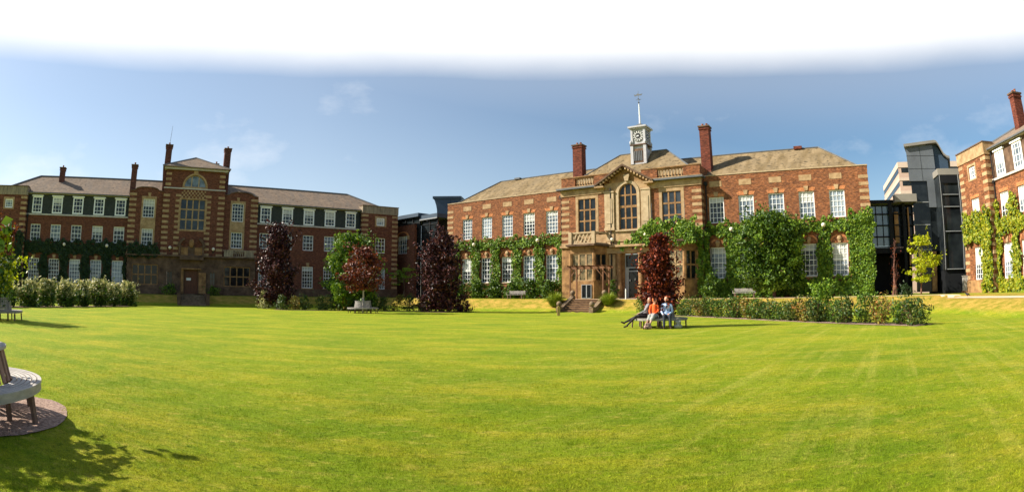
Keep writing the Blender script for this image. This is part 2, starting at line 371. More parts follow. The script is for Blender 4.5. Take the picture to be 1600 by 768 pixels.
    def _build(s, name, mats, parent=None, smooth=False):
        me = bpy.data.meshes.new(name)
        me.from_pydata(s.v, [], s.f)
        if not isinstance(mats, (list, tuple)): mats = [mats]
        for m in mats: me.materials.append(m)
        if len(mats) > 1: me.polygons.foreach_set('material_index', s.mi)
        if smooth: me.polygons.foreach_set('use_smooth', [True] * len(s.f))
        me.update()
        o = bpy.data.objects.new(name, me); COL.objects.link(o)
        if parent: o.parent = parent
        return o

def empty(name, loc=(0, 0, 0), rz=0.0):
    o = bpy.data.objects.new(name, None); COL.objects.link(o); o.location = loc; o.rotation_euler = (0, 0, rz)
    o.empty_display_size = 0.3
    return o
def tag(o, label, cat, group=None):
    o['label'] = label; o['category'] = cat
    if group: o['group'] = group
    return o
def kind(o, k): o['kind'] = k; return o
def copy_tree(o, parent=None):
    c = o.copy(); COL.objects.link(c); c.parent = parent
    for ch in [k for k in o.children]:
        copy_tree(ch, c)
    return c

# ------------------------------------------------------------------ site frames
MAIN_C, MAIN_AZ = Vector((11.944, 56.224, 0)), -0.6134
LEFT_C, LEFT_AZ = Vector((-39.609, 60.996, 0)), 0.6263
RC, RIGHT_AZ = Vector((41.09, 37.16, 0)), math.radians(-105.9)
RIGHT_C = RC + Vector((math.cos(RIGHT_AZ), math.sin(RIGHT_AZ), 0)) * 28.7
def D_(az): return Vector((math.cos(az), math.sin(az), 0))
def N_(az): return Vector((math.sin(az), -math.cos(az), 0))
def at(c, az, u, off, z=0.0):
    p = c + D_(az) * u + N_(az) * off
    return Vector((p.x, p.y, z))
def M_at(u, off, z=0.0): return at(MAIN_C, MAIN_AZ, u, off, z)
def L_at(u, off, z=0.0): return at(LEFT_C, LEFT_AZ, u, off, z)

PROF = [(MAIN_C, MAIN_AZ, [(1, 1.2), (6.3, 1.13), (8.4, 0)]),
        (LEFT_C, LEFT_AZ, [(1, 1.2), (4, 1.12), (7, 0)]),
        (RC, RIGHT_AZ, [(1, 1.2), (7.5, 0.87), (10.6, 0)])]
def terrain(x, y):
    x = np.asarray(x, float); y = np.asarray(y, float)
    h = np.zeros(np.broadcast(x, y).shape)
    for c, az, pr in PROF:
        n = N_(az)
        d = (x - c.x) * n.x + (y - c.y) * n.y
        a = np.interp(d, [p[0] for p in pr], [p[1] for p in pr])
        d0, d1 = pr[1][0], pr[2][0]
        t = np.clip((d - d0) / (d1 - d0), 0, 1); sm = 1 - t * t * (3 - 2 * t)
        a = np.where(d > d0, pr[1][1] * (0.5 * sm + 0.5 * (1 - t)), a)
        h = np.maximum(h, a)
    return h
def gz(x, y): return float(terrain(x, y))

# ------------------------------------------------------------------ ground
def lawn_material(name='lawn_grass', blades=False):
    m = bpy.data.materials.new(name); m.use_nodes = True
    t = m.node_tree; b = t.nodes['Principled BSDF']; nn = t.nodes.new; ll = t.links.new
    b.inputs['Roughness'].default_value = 0.9; b.inputs['Specular IOR Level'].default_value = 0.08
    c = nn('ShaderNodeNewGeometry'); POS = c.outputs['Position']
    def noise(scale, detail=4, rough=0.6, st=(1, 1, 1), rot=0):
        mp = nn('ShaderNodeMapping'); mp.inputs['Rotation'].default_value = (0, 0, rot); ll(POS, mp.inputs[0])
        mq = nn('ShaderNodeMapping'); mq.inputs['Scale'].default_value = st; ll(mp.outputs[0], mq.inputs[0])
        n = nn('ShaderNodeTexNoise'); n.inputs['Scale'].default_value = scale; n.inputs['Detail'].default_value = detail; n.inputs['Roughness'].default_value = rough
        ll(mq.outputs[0], n.inputs[0]); return n.outputs['Fac']
    def ramp(s, a, b_, lo=0.0, hi=1.0):
        r = nn('ShaderNodeMapRange'); r.inputs['From Min'].default_value = a; r.inputs['From Max'].default_value = b_
        r.inputs['To Min'].default_value = lo; r.inputs['To Max'].default_value = hi; ll(s, r.inputs[0]); return r.outputs[0]
    def mul(a, b_):
        q = nn('ShaderNodeMath'); q.operation = 'MULTIPLY'; ll(a, q.inputs[0])
        if isinstance(b_, float): q.inputs[1].default_value = b_
        else: ll(b_, q.inputs[1])
        return q.outputs[0]
    def mixc(f, a, b_, mode='MIX'):
        x = nn('ShaderNodeMix'); x.data_type = 'RGBA'; x.blend_type = mode
        if isinstance(f, float): x.inputs[0].default_value = f
        else: ll(f, x.inputs[0])
        for i, v in ((6, a), (7, b_)):
            if isinstance(v, tuple): x.inputs[i].default_value = v
            else: ll(v, x.inputs[i])
        return x.outputs[2]
    green = (0.240, 0.310, 0.012, 1); lush = (0.170, 0.255, 0.010, 1); yell = (0.400, 0.365, 0.024, 1); straw = (0.62, 0.48, 0.10, 1)
    col = mixc(ramp(noise(0.30, 6, 0.62), 0.40, 0.60), lush, green)
    col = mixc(ramp(noise(0.55, 8, 0.70, (0.6, 1.5, 1), 0.15), 0.45, 0.64, 0, 0.85), col, yell)
    col = mixc(ramp(noise(3.4, 9, 0.8, (0.8, 1.6, 1)), 0.53, 0.68, 0, 0.7), col, straw)
    # streaks left by the mower, all running the same way
    xs_ = nn('ShaderNodeSeparateXYZ'); ll(POS, xs_.inputs[0])
    lines = mul(mul(ramp(noise(1.0, 5, 0.7, (2.4, 0.06, 1), math.radians(39.3)), 0.50, 0.64, 0, 0.42), ramp(noise(0.5, 5, 0.7), 0.36, 0.58)), ramp(xs_.outputs[0], -3.0, 5.0, 0.15, 1.0))
    col = mixc(lines, col, (0.56, 0.49, 0.10, 1))
    # darker tufts
    col = mixc(ramp(noise(8.0, 7, 0.8, (0.8, 1.5, 1)), 0.52, 0.64, 0, 0.85), col, (0.085, 0.140, 0.006, 1))
    col = mixc(ramp(noise(3.0, 9, 0.85, (0.8, 1.5, 1)), 0.56, 0.66, 0, 0.7), col, (0.10, 0.16, 0.007, 1))
    s = nn('ShaderNodeSeparateXYZ'); ll(POS, s.inputs[0])
    up_ = ramp(s.outputs[2], 0.12, 0.40); dn = ramp(s.outputs[2], 1.19, 1.10)
    dry = mixc(ramp(noise(1.3, 7, 0.72, (1, 1, 2.5)), 0.38, 0.62), (0.22, 0.21, 0.02, 1), (0.50, 0.32, 0.07, 1))
    col = mixc(mul(up_, dn), col, dry)
    # bare scuffs
    col = mixc(ramp(noise(4.2, 7, 0.75), 0.685, 0.74, 0, 0.85), col, (0.12, 0.075, 0.03, 1))
    fine = ramp(noise(18, 10, 0.92, (1, 1.6, 1)), 0.34, 0.66, 0.42, 1.42)
    if blades: fine = ramp(c.outputs['Random Per Island'], 0, 1, 0.5, 1.6)
    v = nn('ShaderNodeMix'); v.data_type = 'RGBA'; v.blend_type = 'MULTIPLY'; v.inputs[0].default_value = 1.0; ll(col, v.inputs[6]); ll(fine, v.inputs[7])
    ll(v.outputs[2], b.inputs['Base Color'])
    if blades:
        tr = nn('ShaderNodeBsdfTranslucent'); mx = nn('ShaderNodeMixShader'); mx.inputs[0].default_value = 0.35
        ll(v.outputs[2], tr.inputs[0]); ll(b.outputs[0], mx.inputs[1]); ll(tr.outputs[0], mx.inputs[2]); ll(mx.outputs[0], t.nodes['Material Output'].inputs[0])
    else:
        bp = nn('ShaderNodeBump'); bp.inputs['Strength'].default_value = 1.0; bp.inputs['Distance'].default_value = 0.05
        ll(noise(16, 7, 0.8), bp.inputs['Height']); ll(bp.outputs[0], b.inputs['Normal'])
    return m

def grid_ground():
    xs = np.concatenate([[-2500, -900, -400, -200, -120], np.arange(-80, 70.1, 0.6), [90, 130, 200, 400, 900, 2500]])
    ys = np.concatenate([[-2500, -900, -300, -120, -60, -40], np.arange(-20, 100.1, 0.6), [120, 160, 250, 500, 1000, 2500]])
    X, Y = np.meshgrid(xs, ys)
    Z = terrain(X, Y)
    Z = Z + np.where(Z < 0.02, 0.012 * np.sin(X * 0.7) * np.sin(Y * 0.5 + X * .2), 0)
    Z = np.where((np.abs(X) > 200) | (np.abs(Y) > 200), 0.6, Z)
    nx, ny = len(xs), len(ys)
    me = bpy.data.meshes.new('lawn')
    me.vertices.add(nx * ny)
    me.vertices.foreach_set('co', np.stack([X, Y, Z], -1).reshape(-1).astype(np.float32))
    i = (np.arange(ny - 1)[:, None] * nx + np.arange(nx - 1)[None]).reshape(-1)
    q = np.stack([i, i + 1, i + nx + 1, i + nx], 1).reshape(-1)
    me.loops.add(len(q)); me.loops.foreach_set('vertex_index', q.astype(np.int32))
    me.polygons.add(len(q) // 4)
    me.polygons.foreach_set('loop_start', np.arange(0, len(q), 4, dtype=np.int32))
    me.polygons.foreach_set('use_smooth', np.ones(len(q) // 4, bool))
    me.update(calc_edges=True); me.validate()
    me.materials.append(lawn_material())
    o = bpy.data.objects.new('lawn', me); COL.objects.link(o)
    return kind(o, 'structure')
grid_ground()

def strip(name, pts, width, material, dz=0.012, step=0.5):
    """ribbon laid over the ground along a polyline"""
    P = []
    for a, b in zip(pts[:-1], pts[1:]):
        a = Vector(a); b = Vector(b); n = max(2, int((b - a).length / step))
        P += [a.lerp(b, i / n) for i in range(n)]
    P.append(Vector(pts[-1]))
    mb = MB(); rows = []
    K = max(2, int(width / 0.5))
    for i, p in enumerate(P):
        d = (P[min(i + 1, len(P) - 1)] - P[max(i - 1, 0)]).normalized(); nrm = Vector((-d.y, d.x))
        row = []
        for k in range(K + 1):
            q = p + nrm * (width * (k / K - 0.5) * (1 + 0.06 * math.sin(i * 0.9 + k)))
            row.append((q.x, q.y, gz(q.x, q.y) + dz))
        rows.append(row)
    for r0, r1 in zip(rows[:-1], rows[1:]):
        for k in range(K): mb.quad(r0[k], r0[k + 1], r1[k + 1], r1[k])
    return kind(mb.build(name, material), 'structure')
def patch(name, cx, cy, rx, ry, rz, material, dz=0.015, n=40):
    mb = MB(); ring = []
    rr = [0, .35, .7, 1.0]
    c, s = math.cos(rz), math.sin(rz)
    pts = []
    for r in rr[1:]:
        row = []
        for k in range(n):
            t = 2 * math.pi * k / n
            w = 1 + 0.05 * math.sin(3 * t + cx) + 0.03 * math.sin(7 * t) + random.uniform(-.018, .018)
            a, b = rx * r * math.cos(t) * w, ry * r * math.sin(t) * w
            x, y = cx + a * c - b * s, cy + a * s + b * c
            row.append((x, y, gz(x, y) + dz + 0.03 * (1 - r)))
        pts.append(row)
    z0 = gz(cx, cy) + dz + 0.03
    for k in range(n):
        k2 = (k + 1) % n
        mb.quad((cx, cy, z0), pts[0][k], pts[0][k2])
        for j in range(2): mb.quad(pts[j][k], pts[j + 1][k], pts[j + 1][k2], pts[j][k2])
    return kind(mb.build(name, material, smooth=True), 'structure')

# ------------------------------------------------------------------ foliage helpers (numpy)
def leaf_object(name, P, size, material, parent=None, nrm=None, tilt=0.9, aspect=0.6, droop=0.0):
    """every leaf is a small folded blade of two triangles sharing one midrib"""
    n = len(P)
    P = np.asarray(P, np.float32)
    v = RNG.normal(size=(n, 3)); v /= np.linalg.norm(v, axis=1)[:, None]
    if nrm is not None:
        v = nrm * 1.0 + v * tilt; v /= np.linalg.norm(v, axis=1)[:, None] + 1e-9
    a = np.cross(v, RNG.normal(size=(n, 3))); a /= np.linalg.norm(a, axis=1)[:, None] + 1e-9
    b = np.cross(v, a)
    s = (size * RNG.choice([.5, .75, 1.0, 1.25, 1.55], n) * RNG.uniform(0.85, 1.1, n))[:, None]
    tip = P + a * s * 0.5; base_ = P - a * s * 0.5
    l = P + b * s * 0.5 * aspect + v * s * 0.12; r = P - b * s * 0.5 * aspect + v * s * 0.12
    V = np.stack([base_, l, tip, r], 1).reshape(-1, 3)
    me = bpy.data.meshes.new(name)
    me.vertices.add(4 * n); me.vertices.foreach_set('co', V.reshape(-1).astype(np.float32))
    idx = np.arange(4 * n).reshape(n, 4)
    tri = np.stack([idx[:, [0, 1, 2]], idx[:, [0, 2, 3]]], 1).reshape(-1)
    me.loops.add(6 * n); me.loops.foreach_set('vertex_index', tri.astype(np.int32))
    me.polygons.add(2 * n); me.polygons.foreach_set('loop_start', np.arange(0, 6 * n, 3, dtype=np.int32))
    me.update(calc_edges=True)
    me.materials.append(material)
    o = bpy.data.objects.new(name, me); COL.objects.link(o)
    if parent: o.parent = parent
    return o

def crown_pts(n, prof, H0, H1, R, clumps=40, cr=0.22, squash=1.0, ex=(1, 1), fill=0.25, lean=(0, 0)):
    """leaf positions: clumps scattered over a crown whose half-width at height t is prof(t)*R"""
    cc = []
    for i in range(clumps):
        t = random.random(); a = random.random() * 2 * math.pi
        lobe = 1 + 0.16 * math.sin(3 * a + 5 * t + R) + 0.10 * math.sin(5 * a - 9 * t)
        rr = prof(t) * R * (random.random() ** 0.35) * random.uniform(0.72, 1.0) * lobe
        cc.append((rr * math.cos(a) * ex[0] + lean[0] * t, rr * math.sin(a) * ex[1] + lean[1] * t, H0 + (H1 - H0) * t, cr * R * random.choice((0.45, 0.7, 0.9, 1.15, 1.4))))
    cc = np.array(cc)
    k = RNG.integers(0, clumps, n)
    d = RNG.normal(size=(n, 3)); d /= np.linalg.norm(d, axis=1)[:, None]
    rad = RNG.uniform(0.35, 1.0, n) ** 0.5
    P = cc[k, :3] + d * (cc[k, 3] * rad)[:, None] * np.array([1, 1, squash])
    nn_ = d
    if fill > 0:
        m = int(n * fill)
        t = RNG.random(m); a = RNG.random(m) * 2 * np.pi
        rr = np.array([prof(x) for x in t]) * R * RNG.random(m) ** 0.5 * 0.74
        P[:m] = np.stack([rr * np.cos(a) * ex[0] + lean[0] * t, rr * np.sin(a) * ex[1] + lean[1] * t, H0 + (H1 - H0) * t], 1)
    # stray shoots that break the outline
    m = n // 14; k2 = RNG.integers(0, clumps, m); ax = cc[k2, :3].copy(); ax[:, 2] = 0; ax /= np.linalg.norm(ax, axis=1)[:, None] + 1e-6; ax[:, 2] = RNG.uniform(-.1, .9, m)
    P[-m:] = cc[k2, :3] + ax * (cc[k2, 3] * RNG.uniform(1.0, 1.6, m))[:, None] + RNG.normal(0, .03 * R, (m, 3))
    P[:, 2] = np.maximum(P[:, 2], 0.05)
    return P, nn_, cc

def branches(mb, base_, top_pts, r0, forks=True):
    for p in top_pts:
        p = Vector(p); b = Vector(base_)
        mid = b.lerp(p, 0.5) + Vector((random.uniform(-.1, .1), random.uniform(-.1, .1), random.uniform(-.05, .15)))
        mb.tube(b, mid, r0, r0 * 0.65, 6); mb.tube(mid, p, r0 * 0.65, r0 * 0.2, 6)

def tree(name, x, y, label, cat, crown_mat, bark, H, R, h0, prof, n=6000, leaf=0.16, clumps=45, cr=0.24, trunk_r=0.09, ex=(1, 1), squash=0.9, fill=0.25,
         group=None, crowns=None, z=None, lean=(0, 0), nb=9, tilt=0.9):
    z = gz(x, y) if z is None else z
    t = empty(name, (x, y, z - 0.02)); tag(t, label, cat, group)
    P, nr, cc = crown_pts(n, prof, h0, H, R, clumps, cr, squash, ex, fill, lean)
    mb = MB()
    top = (lean[0] * .6, lean[1] * .6, h0 + (H - h0) * 0.55)
    k = (0.04, 0.02, h0 * 0.6 + 0.1)
    mb.tube((0, 0, 0), k, trunk_r * 1.25, trunk_r, 8); mb.tube(k, top, trunk_r, trunk_r * 0.45, 8)
    tk = mb.build('trunk', bark, t, smooth=True)
    bb = MB()
    for i in range(nb):
        c = cc[random.randrange(len(cc))]
        s = random.uniform(0.15, 0.9)
        b = Vector(k).lerp(Vector(top), s)
        branches(bb, b, [tuple(c[:3])], trunk_r * 0.4)
    if nb: bb.build('branch', bark, tk, smooth=True)
    leaf_object('crown', P, leaf, crown_mat, t, nr, tilt)
    return t

def ell(t): return math.sqrt(max(0.0, 1 - (2 * t - 1) ** 2))
def egg(t): return min(1.0, 0.55 + 1.6 * t) * (1 - max(0, t - 0.55) ** 1.6 * 2.3) if t < 1 else 0
def column(t): return (0.62 + 0.38 * math.sin(math.pi * min(1, t * 1.15 + 0.12))) * (1 - max(0, (t - 0.72) / 0.28) ** 2 * 0.65)
def dome(t): return math.sqrt(max(0, 1 - t * t)) * (0.85 + 0.15 * min(1, t * 5))

# ------------------------------------------------------------------ building helpers
def wall_face(mb, x0, x1, z0, z1, y, ops, rev=0.16):
    """front face at plane y (facing -y) with rectangular or round-headed openings and their reveals"""
    rects = []
    for o in ops:
        a, b, c, d = o[:4]
        if len(o) > 4:                     # arch: d is the springing height
            r = (b - a) / 2; rects.append((a, b, c, d + r)); cx = (a + b) / 2; n = 14
            pts = [(cx - r * math.cos(math.pi * k / n), d + r * math.sin(math.pi * k / n)) for k in range(n + 1)]
            for p, q in zip(pts[:-1], pts[1:]):
                mb.quad((p[0], y, p[1]), (q[0], y, q[1]), (q[0], y, d + r), (p[0], y, d + r))
                mb.quad((p[0], y, p[1]), (p[0], y + rev, p[1]), (q[0], y + rev, q[1]), (q[0], y, q[1]))
            mb.quad((a, y, c), (a, y + rev, c), (a, y + rev, d), (a, y, d))
            mb.quad((b, y, c), (b, y, d), (b, y + rev, d), (b, y + rev, c))
            mb.quad((a, y, c), (b, y, c), (b, y + rev, c), (a, y + rev, c))
        else:
            rects.append((a, b, c, d))
            mb.quad((a, y, c), (a, y + rev, c), (a, y + rev, d), (a, y, d))
            mb.quad((b, y, c), (b, y, d), (b, y + rev, d), (b, y + rev, c))
            mb.quad((a, y, c), (b, y, c), (b, y + rev, c), (a, y + rev, c))
            mb.quad((a, y, d), (a, y + rev, d), (b, y + rev, d), (b, y, d))
    xs = sorted({x0, x1} | {v for r in rects for v in r[:2] if x0 < v < x1})
    zs = sorted({z0, z1} | {v for r in rects for v in r[2:] if z0 < v < z1})
    for xa, xb in zip(xs[:-1], xs[1:]):
        for za, zb in zip(zs[:-1], zs[1:]):
            cx, cz = (xa + xb) / 2, (za + zb) / 2
            if any(r[0] < cx < r[1] and r[2] < cz < r[3] for r in rects): continue
            mb.quad((xa, y, za), (xb, y, za), (xb, y, zb), (xa, y, zb))

_wc = {}
M['blind'] = mat('roller_blind', (0.50, 0.50, 0.47, 1), .8, .1, 1.5)
def window(parent, x, zb, w, h, y, cols=4, rows=6, glass='glass', frame='white', fw=0.09, bw=0.045, arch=False, rz=0.0, name='window', deep=0.10, rail=None):
    """a sash window: frame with glazing bars, pane as its own sub-part"""
    bl = random.choice((0, 0, 0, .22, .4, .55)) if frame == 'white' and not glass == 'glass_pale' else 0
    key = (bl, round(w, 3), round(h, 3), cols, rows, glass, frame, fw, bw, arch, rail)
    if key in _wc:
        f0 = _wc[key]; f = copy_tree(f0, parent)
    else:
        mb = MB(); x0, x1 = -w / 2, w / 2
        r = w / 2; hs = h - r if arch else h      # springing height
        mb.box(x0, x0 + fw, 0, 0.08, 0, hs); mb.box(x1 - fw, x1, 0, 0.08, 0, hs)
        mb.box(x0 + fw, x1 - fw, 0, 0.08, 0, fw)
        if not arch: mb.box(x0 + fw, x1 - fw, 0, 0.08, h - fw, h)
        else:
            n = 16
            for k in range(n):
                t0, t1 = math.pi * k / n, math.pi * (k + 1) / n
                P = [(rr * math.cos(t), hs + rr * math.sin(t)) for rr, t in ((r, t0), (r, t1), (r - fw, t1), (r - fw, t0))]
                mb.prism(P, 0, 0.08)
        for i in range(1, cols):
            cx = x0 + w * i / cols
            top = hs + (math.sqrt(max(0, (r - fw) ** 2 - cx * cx)) if arch else -fw)
            mb.box(cx - bw / 2, cx + bw / 2, 0.015, 0.06, fw, top)
        for j in range(1, rows):
            cz = h * j / rows
            b2 = bw * (1.6 if (rows % 2 == 0 and j == rows // 2 and rail is None) else 1)
            ww = math.sqrt(max(0, (r - fw) ** 2 - (cz - hs) ** 2)) if (arch and cz > hs) else r - fw
            # pieces between the upright bars, so nothing overlaps
            edges = [-ww] + [x0 + w * i / cols for i in range(1, cols)] + [ww]
            for k in range(cols):
                ea = edges[k] + (bw / 2 if k else 0); eb = edges[k + 1] - (bw / 2 if k < cols - 1 else 0)
                if eb > ea: mb.box(ea, eb, 0.02, 0.055, cz - b2 / 2, cz + b2 / 2)
        f = mb.build(name, M[frame], parent)
        g = MB()
        if arch:
            n = 16; pts = [(x0 + .01, 0.01), (x1 - .01, 0.01)] + [((r - .01) * math.cos(math.pi * k / n), hs + (r - .01) * math.sin(math.pi * k / n)) for k in range(n + 1)]
            g.prism(pts, 0.062, 0.072)
        else: g.box(x0 + .01, x1 - .01, 0.062, 0.072, 0.01, h - 0.01)
        g.build('pane', M[glass], f)
        if bl:
            bm_ = MB(); bm_.box(x0 + fw, x1 - fw, 0.0565, 0.0605, h * (1 - bl), h - fw); bm_.build('blind', M['blind'], f)
        _wc[key] = f
    f.location = (x, y + deep, zb); f.rotation_euler = (0, 0, rz)
    return f

def stripes(mb, x0, x1, y, z0, z1, step=0.65, t=0.30, jut=0.02, alt=0.0):
    z = z0; k = 0
    while z + t <= z1 + 1e-6:
        a = alt if k % 2 else 0
        mb.box(x0 + a, x1, y - jut, y + 0.05, z, z + t); z += step; k += 1

def chimney(parent, x, y, z0, z1, wx=1.1, wy=0.9, m='chimney_brick', pots=2, cap='stone_soot_shade'):
    mb = MB(); mb.m = 0
    mb.box(-wx / 2, wx / 2, -wy / 2, wy / 2, 0, z1 - z0 - 0.5)
    mb.box(-wx / 2 - .07, wx / 2 + .07, -wy / 2 - .07, wy / 2 + .07, z1 - z0 - 0.5, z1 - z0 - 0.36)
    mb.box(-wx / 2 - .02, wx / 2 + .02, -wy / 2 - .02, wy / 2 + .02, z1 - z0 - 0.36, z1 - z0 - 0.22)
    mb.m = 1
    mb.box(-wx / 2 - .11, wx / 2 + .11, -wy / 2 - .11, wy / 2 + .11, z1 - z0 - 0.22, z1 - z0 - 0.08)
    mb.box(-wx / 2 - .06, wx / 2 + .06, -wy / 2 - .06, wy / 2 + .06, 0.0, 0.18)
    mb.m = 2
    for i in range(pots):
        px = (i - (pots - 1) / 2) * min(0.45, wx / max(1, pots))
        mb.lathe([(0.12, 0), (0.10, 0.25), (0.13, 0.27), (0.13, 0.31), (0.08, 0.31)], (px, 0, z1 - z0 - 0.08), 10)
    o = mb.build('chimney', [M[m], M[cap], M['pot']], parent); o.location = (x, y, z0)
    return o

def hip_roof(x0, x1, y0, y1, ze, zr, rx0, rx1, ry=None, th=0.12):
    ry = (y0 + y1) / 2 if ry is None else ry
    mb = MB()
    a, b, c, d = (x0, y0, ze), (x1, y0, ze), (x1, y1, ze), (x0, y1, ze)
    r0, r1 = (rx0, ry, zr), (rx1, ry, zr)
    n = 24
    mb.quad(a, b, r1, r0); mb.quad(b, c, r1); mb.quad(c, d, r0, r1); mb.quad(d, a, r0)
    mb.quad((x0, y0, ze - th), (x0, y1, ze - th), (x1, y1, ze - th), (x1, y0, ze - th))
    for p, q in ((a, b), (b, c), (c, d), (d, a)):
        mb.quad((p[0], p[1], ze - th), (q[0], q[1], ze - th), q, p)
    return mb
def ridge_tiles(parent, pts, r=0.11, m='lead'):
    mb = MB()
    for p, q in zip(pts[:-1], pts[1:]): mb.tube(p, q, r, r, 6)
    return mb.build('ridge', M[m], parent)

# ------------------------------------------------------------------ the two long ranges (left one whole, right one its near wing)
def long_range(root, sides, brick, glass_cycle, sunny=False, tile='roof_brown'):  # sunny swaps in lighter brick and stone, putting sunlight into the colour
    gi = [0]
    def G():
        return random.choice(glass_cycle)
    for s in sides:
        X = lambda a, b: (min(s * a, s * b), max(s * a, s * b))
        # wing wall: ground and first floor
        mb = MB(); xa, xb = X(8.7, 23.4); ops = []
        for i in range(5):
            cx = s * (9.9 + 3 * i)
            ops += [(cx - .76, cx + .76, 2.33, 5.12), (cx - .73, cx + .73, 7.22, 9.22)]
        wall_face(mb, xa, xb, 2.2, 10.3, 0, ops)
        mb.quad((xa, 12, 1), (xb, 12, 1), (xb, 12, 13), (xa, 12, 13))
        mb.build('wall', M[brick], root)
        mb = MB(); mb.box(xa + .02, xb - .02, -0.08, 0.2, 0.9, 2.2); mb.build('plinth', M['stone_soot_shade'] if not sunny else M['stone_warm'], root)
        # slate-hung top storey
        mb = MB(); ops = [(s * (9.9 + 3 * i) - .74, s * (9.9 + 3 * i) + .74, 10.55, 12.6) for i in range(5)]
        wall_face(mb, xa, xb, 10.48, 12.85, 0.10, ops, 0.2); mb.build('slate_storey', M['slate'] if not sunny else M['stone_soot_shade'], root)
        mb = MB(); mb.box(xa, xb, -0.14, 0.3, 10.3, 10.48); mb.box(xa, xb, -0.22, 0.32, 12.87, 13.03)
        mb.build('cornice', M['cornice'], root)
        mb = MB(); mb.box(xa, xb, -0.42, -0.24, 12.92, 13.04); mb.build('gutter', M['lead'], root)
        for i in range(5):
            cx = s * (9.9 + 3 * i); hd = MB(); ks = MB(); sl_ = MB()
            window(root, cx, 2.33, 1.52, 2.79, 0, 4, 6, G()); window(root, cx, 7.22, 1.46, 2.0, 0, 3, 4, G())
            window(root, cx, 10.55, 1.48, 2.05, 0.0, 3, 4, G(), fw=0.17, deep=-0.02)
            dm = MB(); dm.box(cx - .86, cx + .86, -0.14, 0.1, 12.6, 12.74); dm.build('dormer_hood', M['white'], root)
            lh = MB(); lh.box(cx - .80, cx + .80, -0.015, 0.05, 9.24, 9.5); lh.build('lintel', M['brick_orange'] if sunny else M['brick_shaded'], root)
            # round brick arch over each ground-floor window
            n = 10
            for k in range(n):
                t0, t1 = math.pi * k / n, math.pi * (k + 1) / n
                hd.prism([(cx + rr * math.cos(t), 5.14 + 0.72 * rr * math.sin(t)) for rr, t in ((1.05, t0), (1.05, t1), (0.80, t1), (0.80, t0))], -0.02, 0.05)
            ks.prism([(cx - .16, 5.16), (cx + .16, 5.16), (cx + .24, 5.62), (cx - .24, 5.62)], -0.10, -0.025)
            sl_.box(cx - .85, cx + .85, -0.10, 0.05, 2.2, 2.32); sl_.build('sill', M['stone'], root)
            hd.build('window_arch', M['brick_orange'] if sunny else M['brick_shaded'], root); ks.build('keystone', M['stone'], root)
        # end pavilion
        mb = MB(); xa, xb = X(23.4, 28.7); cx = s * 26.1
        ops = [(cx - .62, cx + .62, 11.0, 12.1), (cx - .73, cx + .73, 7.25, 9.3), (cx - .76, cx + .76, 2.33, 5.12)]
        wall_face(mb, xa, xb, 1.0, 12.6, -0.7, ops)
        for x in (xa, xb): mb.quad((x, -0.7, 1), (x, 12, 1), (x, 12, 12.6), (x, -0.7, 12.6))
        mb.build('pavilion_wall', M[brick], root)
        mb = MB(); mb.box(xa - .05, xb + .05, -0.78, 0.4, 12.6, 13.62); mb.box(xa - .05, xa + .3, 0.4, 12, 12.6, 13.62); mb.box(xb - .3, xb + .05, 0.4, 12, 12.6, 13.62)
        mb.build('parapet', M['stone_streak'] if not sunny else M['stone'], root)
        mb = MB(); mb.box(xa - .1, xb + .1, -0.85, 0.45, 13.62, 13.72); mb.build('coping', M['stone_soot_shade'], root)
        qm = MB()
        stripes(qm, xa - .02, xa + .85, -0.7, 2.4, 12.5)
        q2_ = MB(); stripes(q2_, xb - .85, xb + .02, -0.7, 2.4, 12.5); q2_.build('quoin_strip', M['stone'], root)
        z = 2.4
        inner = xa if s > 0 else xb; outer = xb if s > 0 else xa
        while z < 12.4:
            qm.box(inner - .022, inner + .022, -0.69, -0.1, z, z + .3); qm.box(outer - .022, outer + .022, -0.69, 0.2, z, z + .3); z += .65
        qm.build('quoin_strip', M['stone'], root)
        mb = MB(); mb.box(xa - .04, xb + .04, -0.8, 0.2, 0.9, 2.3); mb.build('plinth', M['stone_warm'] if sunny else M['stone_soot_shade'], root)
        window(root, cx, 11.0, 1.24, 1.1, -0.7, 3, 3, 'glass_net', fw=0.17); window(root, cx, 7.25, 1.46, 2.05, -0.7, 3, 4, G()); window(root, cx, 2.33, 1.52, 2.79, -0.7, 4, 6, G())
        mb = MB()
        mb.box(cx - .85, cx - .63, -0.73, -0.6, 10.85, 12.3); mb.box(cx + .63, cx + .85, -0.73, -0.6, 10.85, 12.3); mb.box(cx - .63, cx + .63, -0.73, -0.6, 12.11, 12.3); mb.box(cx - .63, cx + .63, -0.73, -0.6, 10.85, 10.99)
        mb.build('window_surround', M['stone'], root)
        mb = MB(); mb.box(cx - .85, cx + .85, -0.72, -0.65, 9.32, 9.58); mb.build('lintel', M['brick_orange'] if sunny else M['brick_shaded'], root)
        # rainwater pipe in the angle
        mb = MB(); px = s * 23.2; mb.tube((px, -0.1, 1.3), (px, -0.1, 12.8), 0.06, 0.06, 8); mb.box(px - .14, px + .14, -0.24, -0.02, 10.1, 10.35)
        mb.build('drainpipe', M['black'], root)
    # roof
    both = len(sides) == 2
    x0 = -28.1 if -1 in sides else 8.0; x1 = 28.1 if 1 in sides else -8.0
    mb = hip_roof(x0, x1, -0.35, 12.3, 13.06, 16.15, -23.3 if -1 in sides else 8.0, 23.3 if 1 in sides else -8.0)
    rf = mb.build('roof', M[tile], root)
    pts = [(-28.1, -0.35, 13.1), (-23.3, 5.97, 16.2), (23.3, 5.97, 16.2), (28.1, -0.35, 13.1)]
    if not both: pts = pts[:2] + [(-8.0, 5.97, 16.2)] if -1 in sides else [(8.0, 5.97, 16.2)] + pts[2:]
    ridge_tiles(rf, pts)
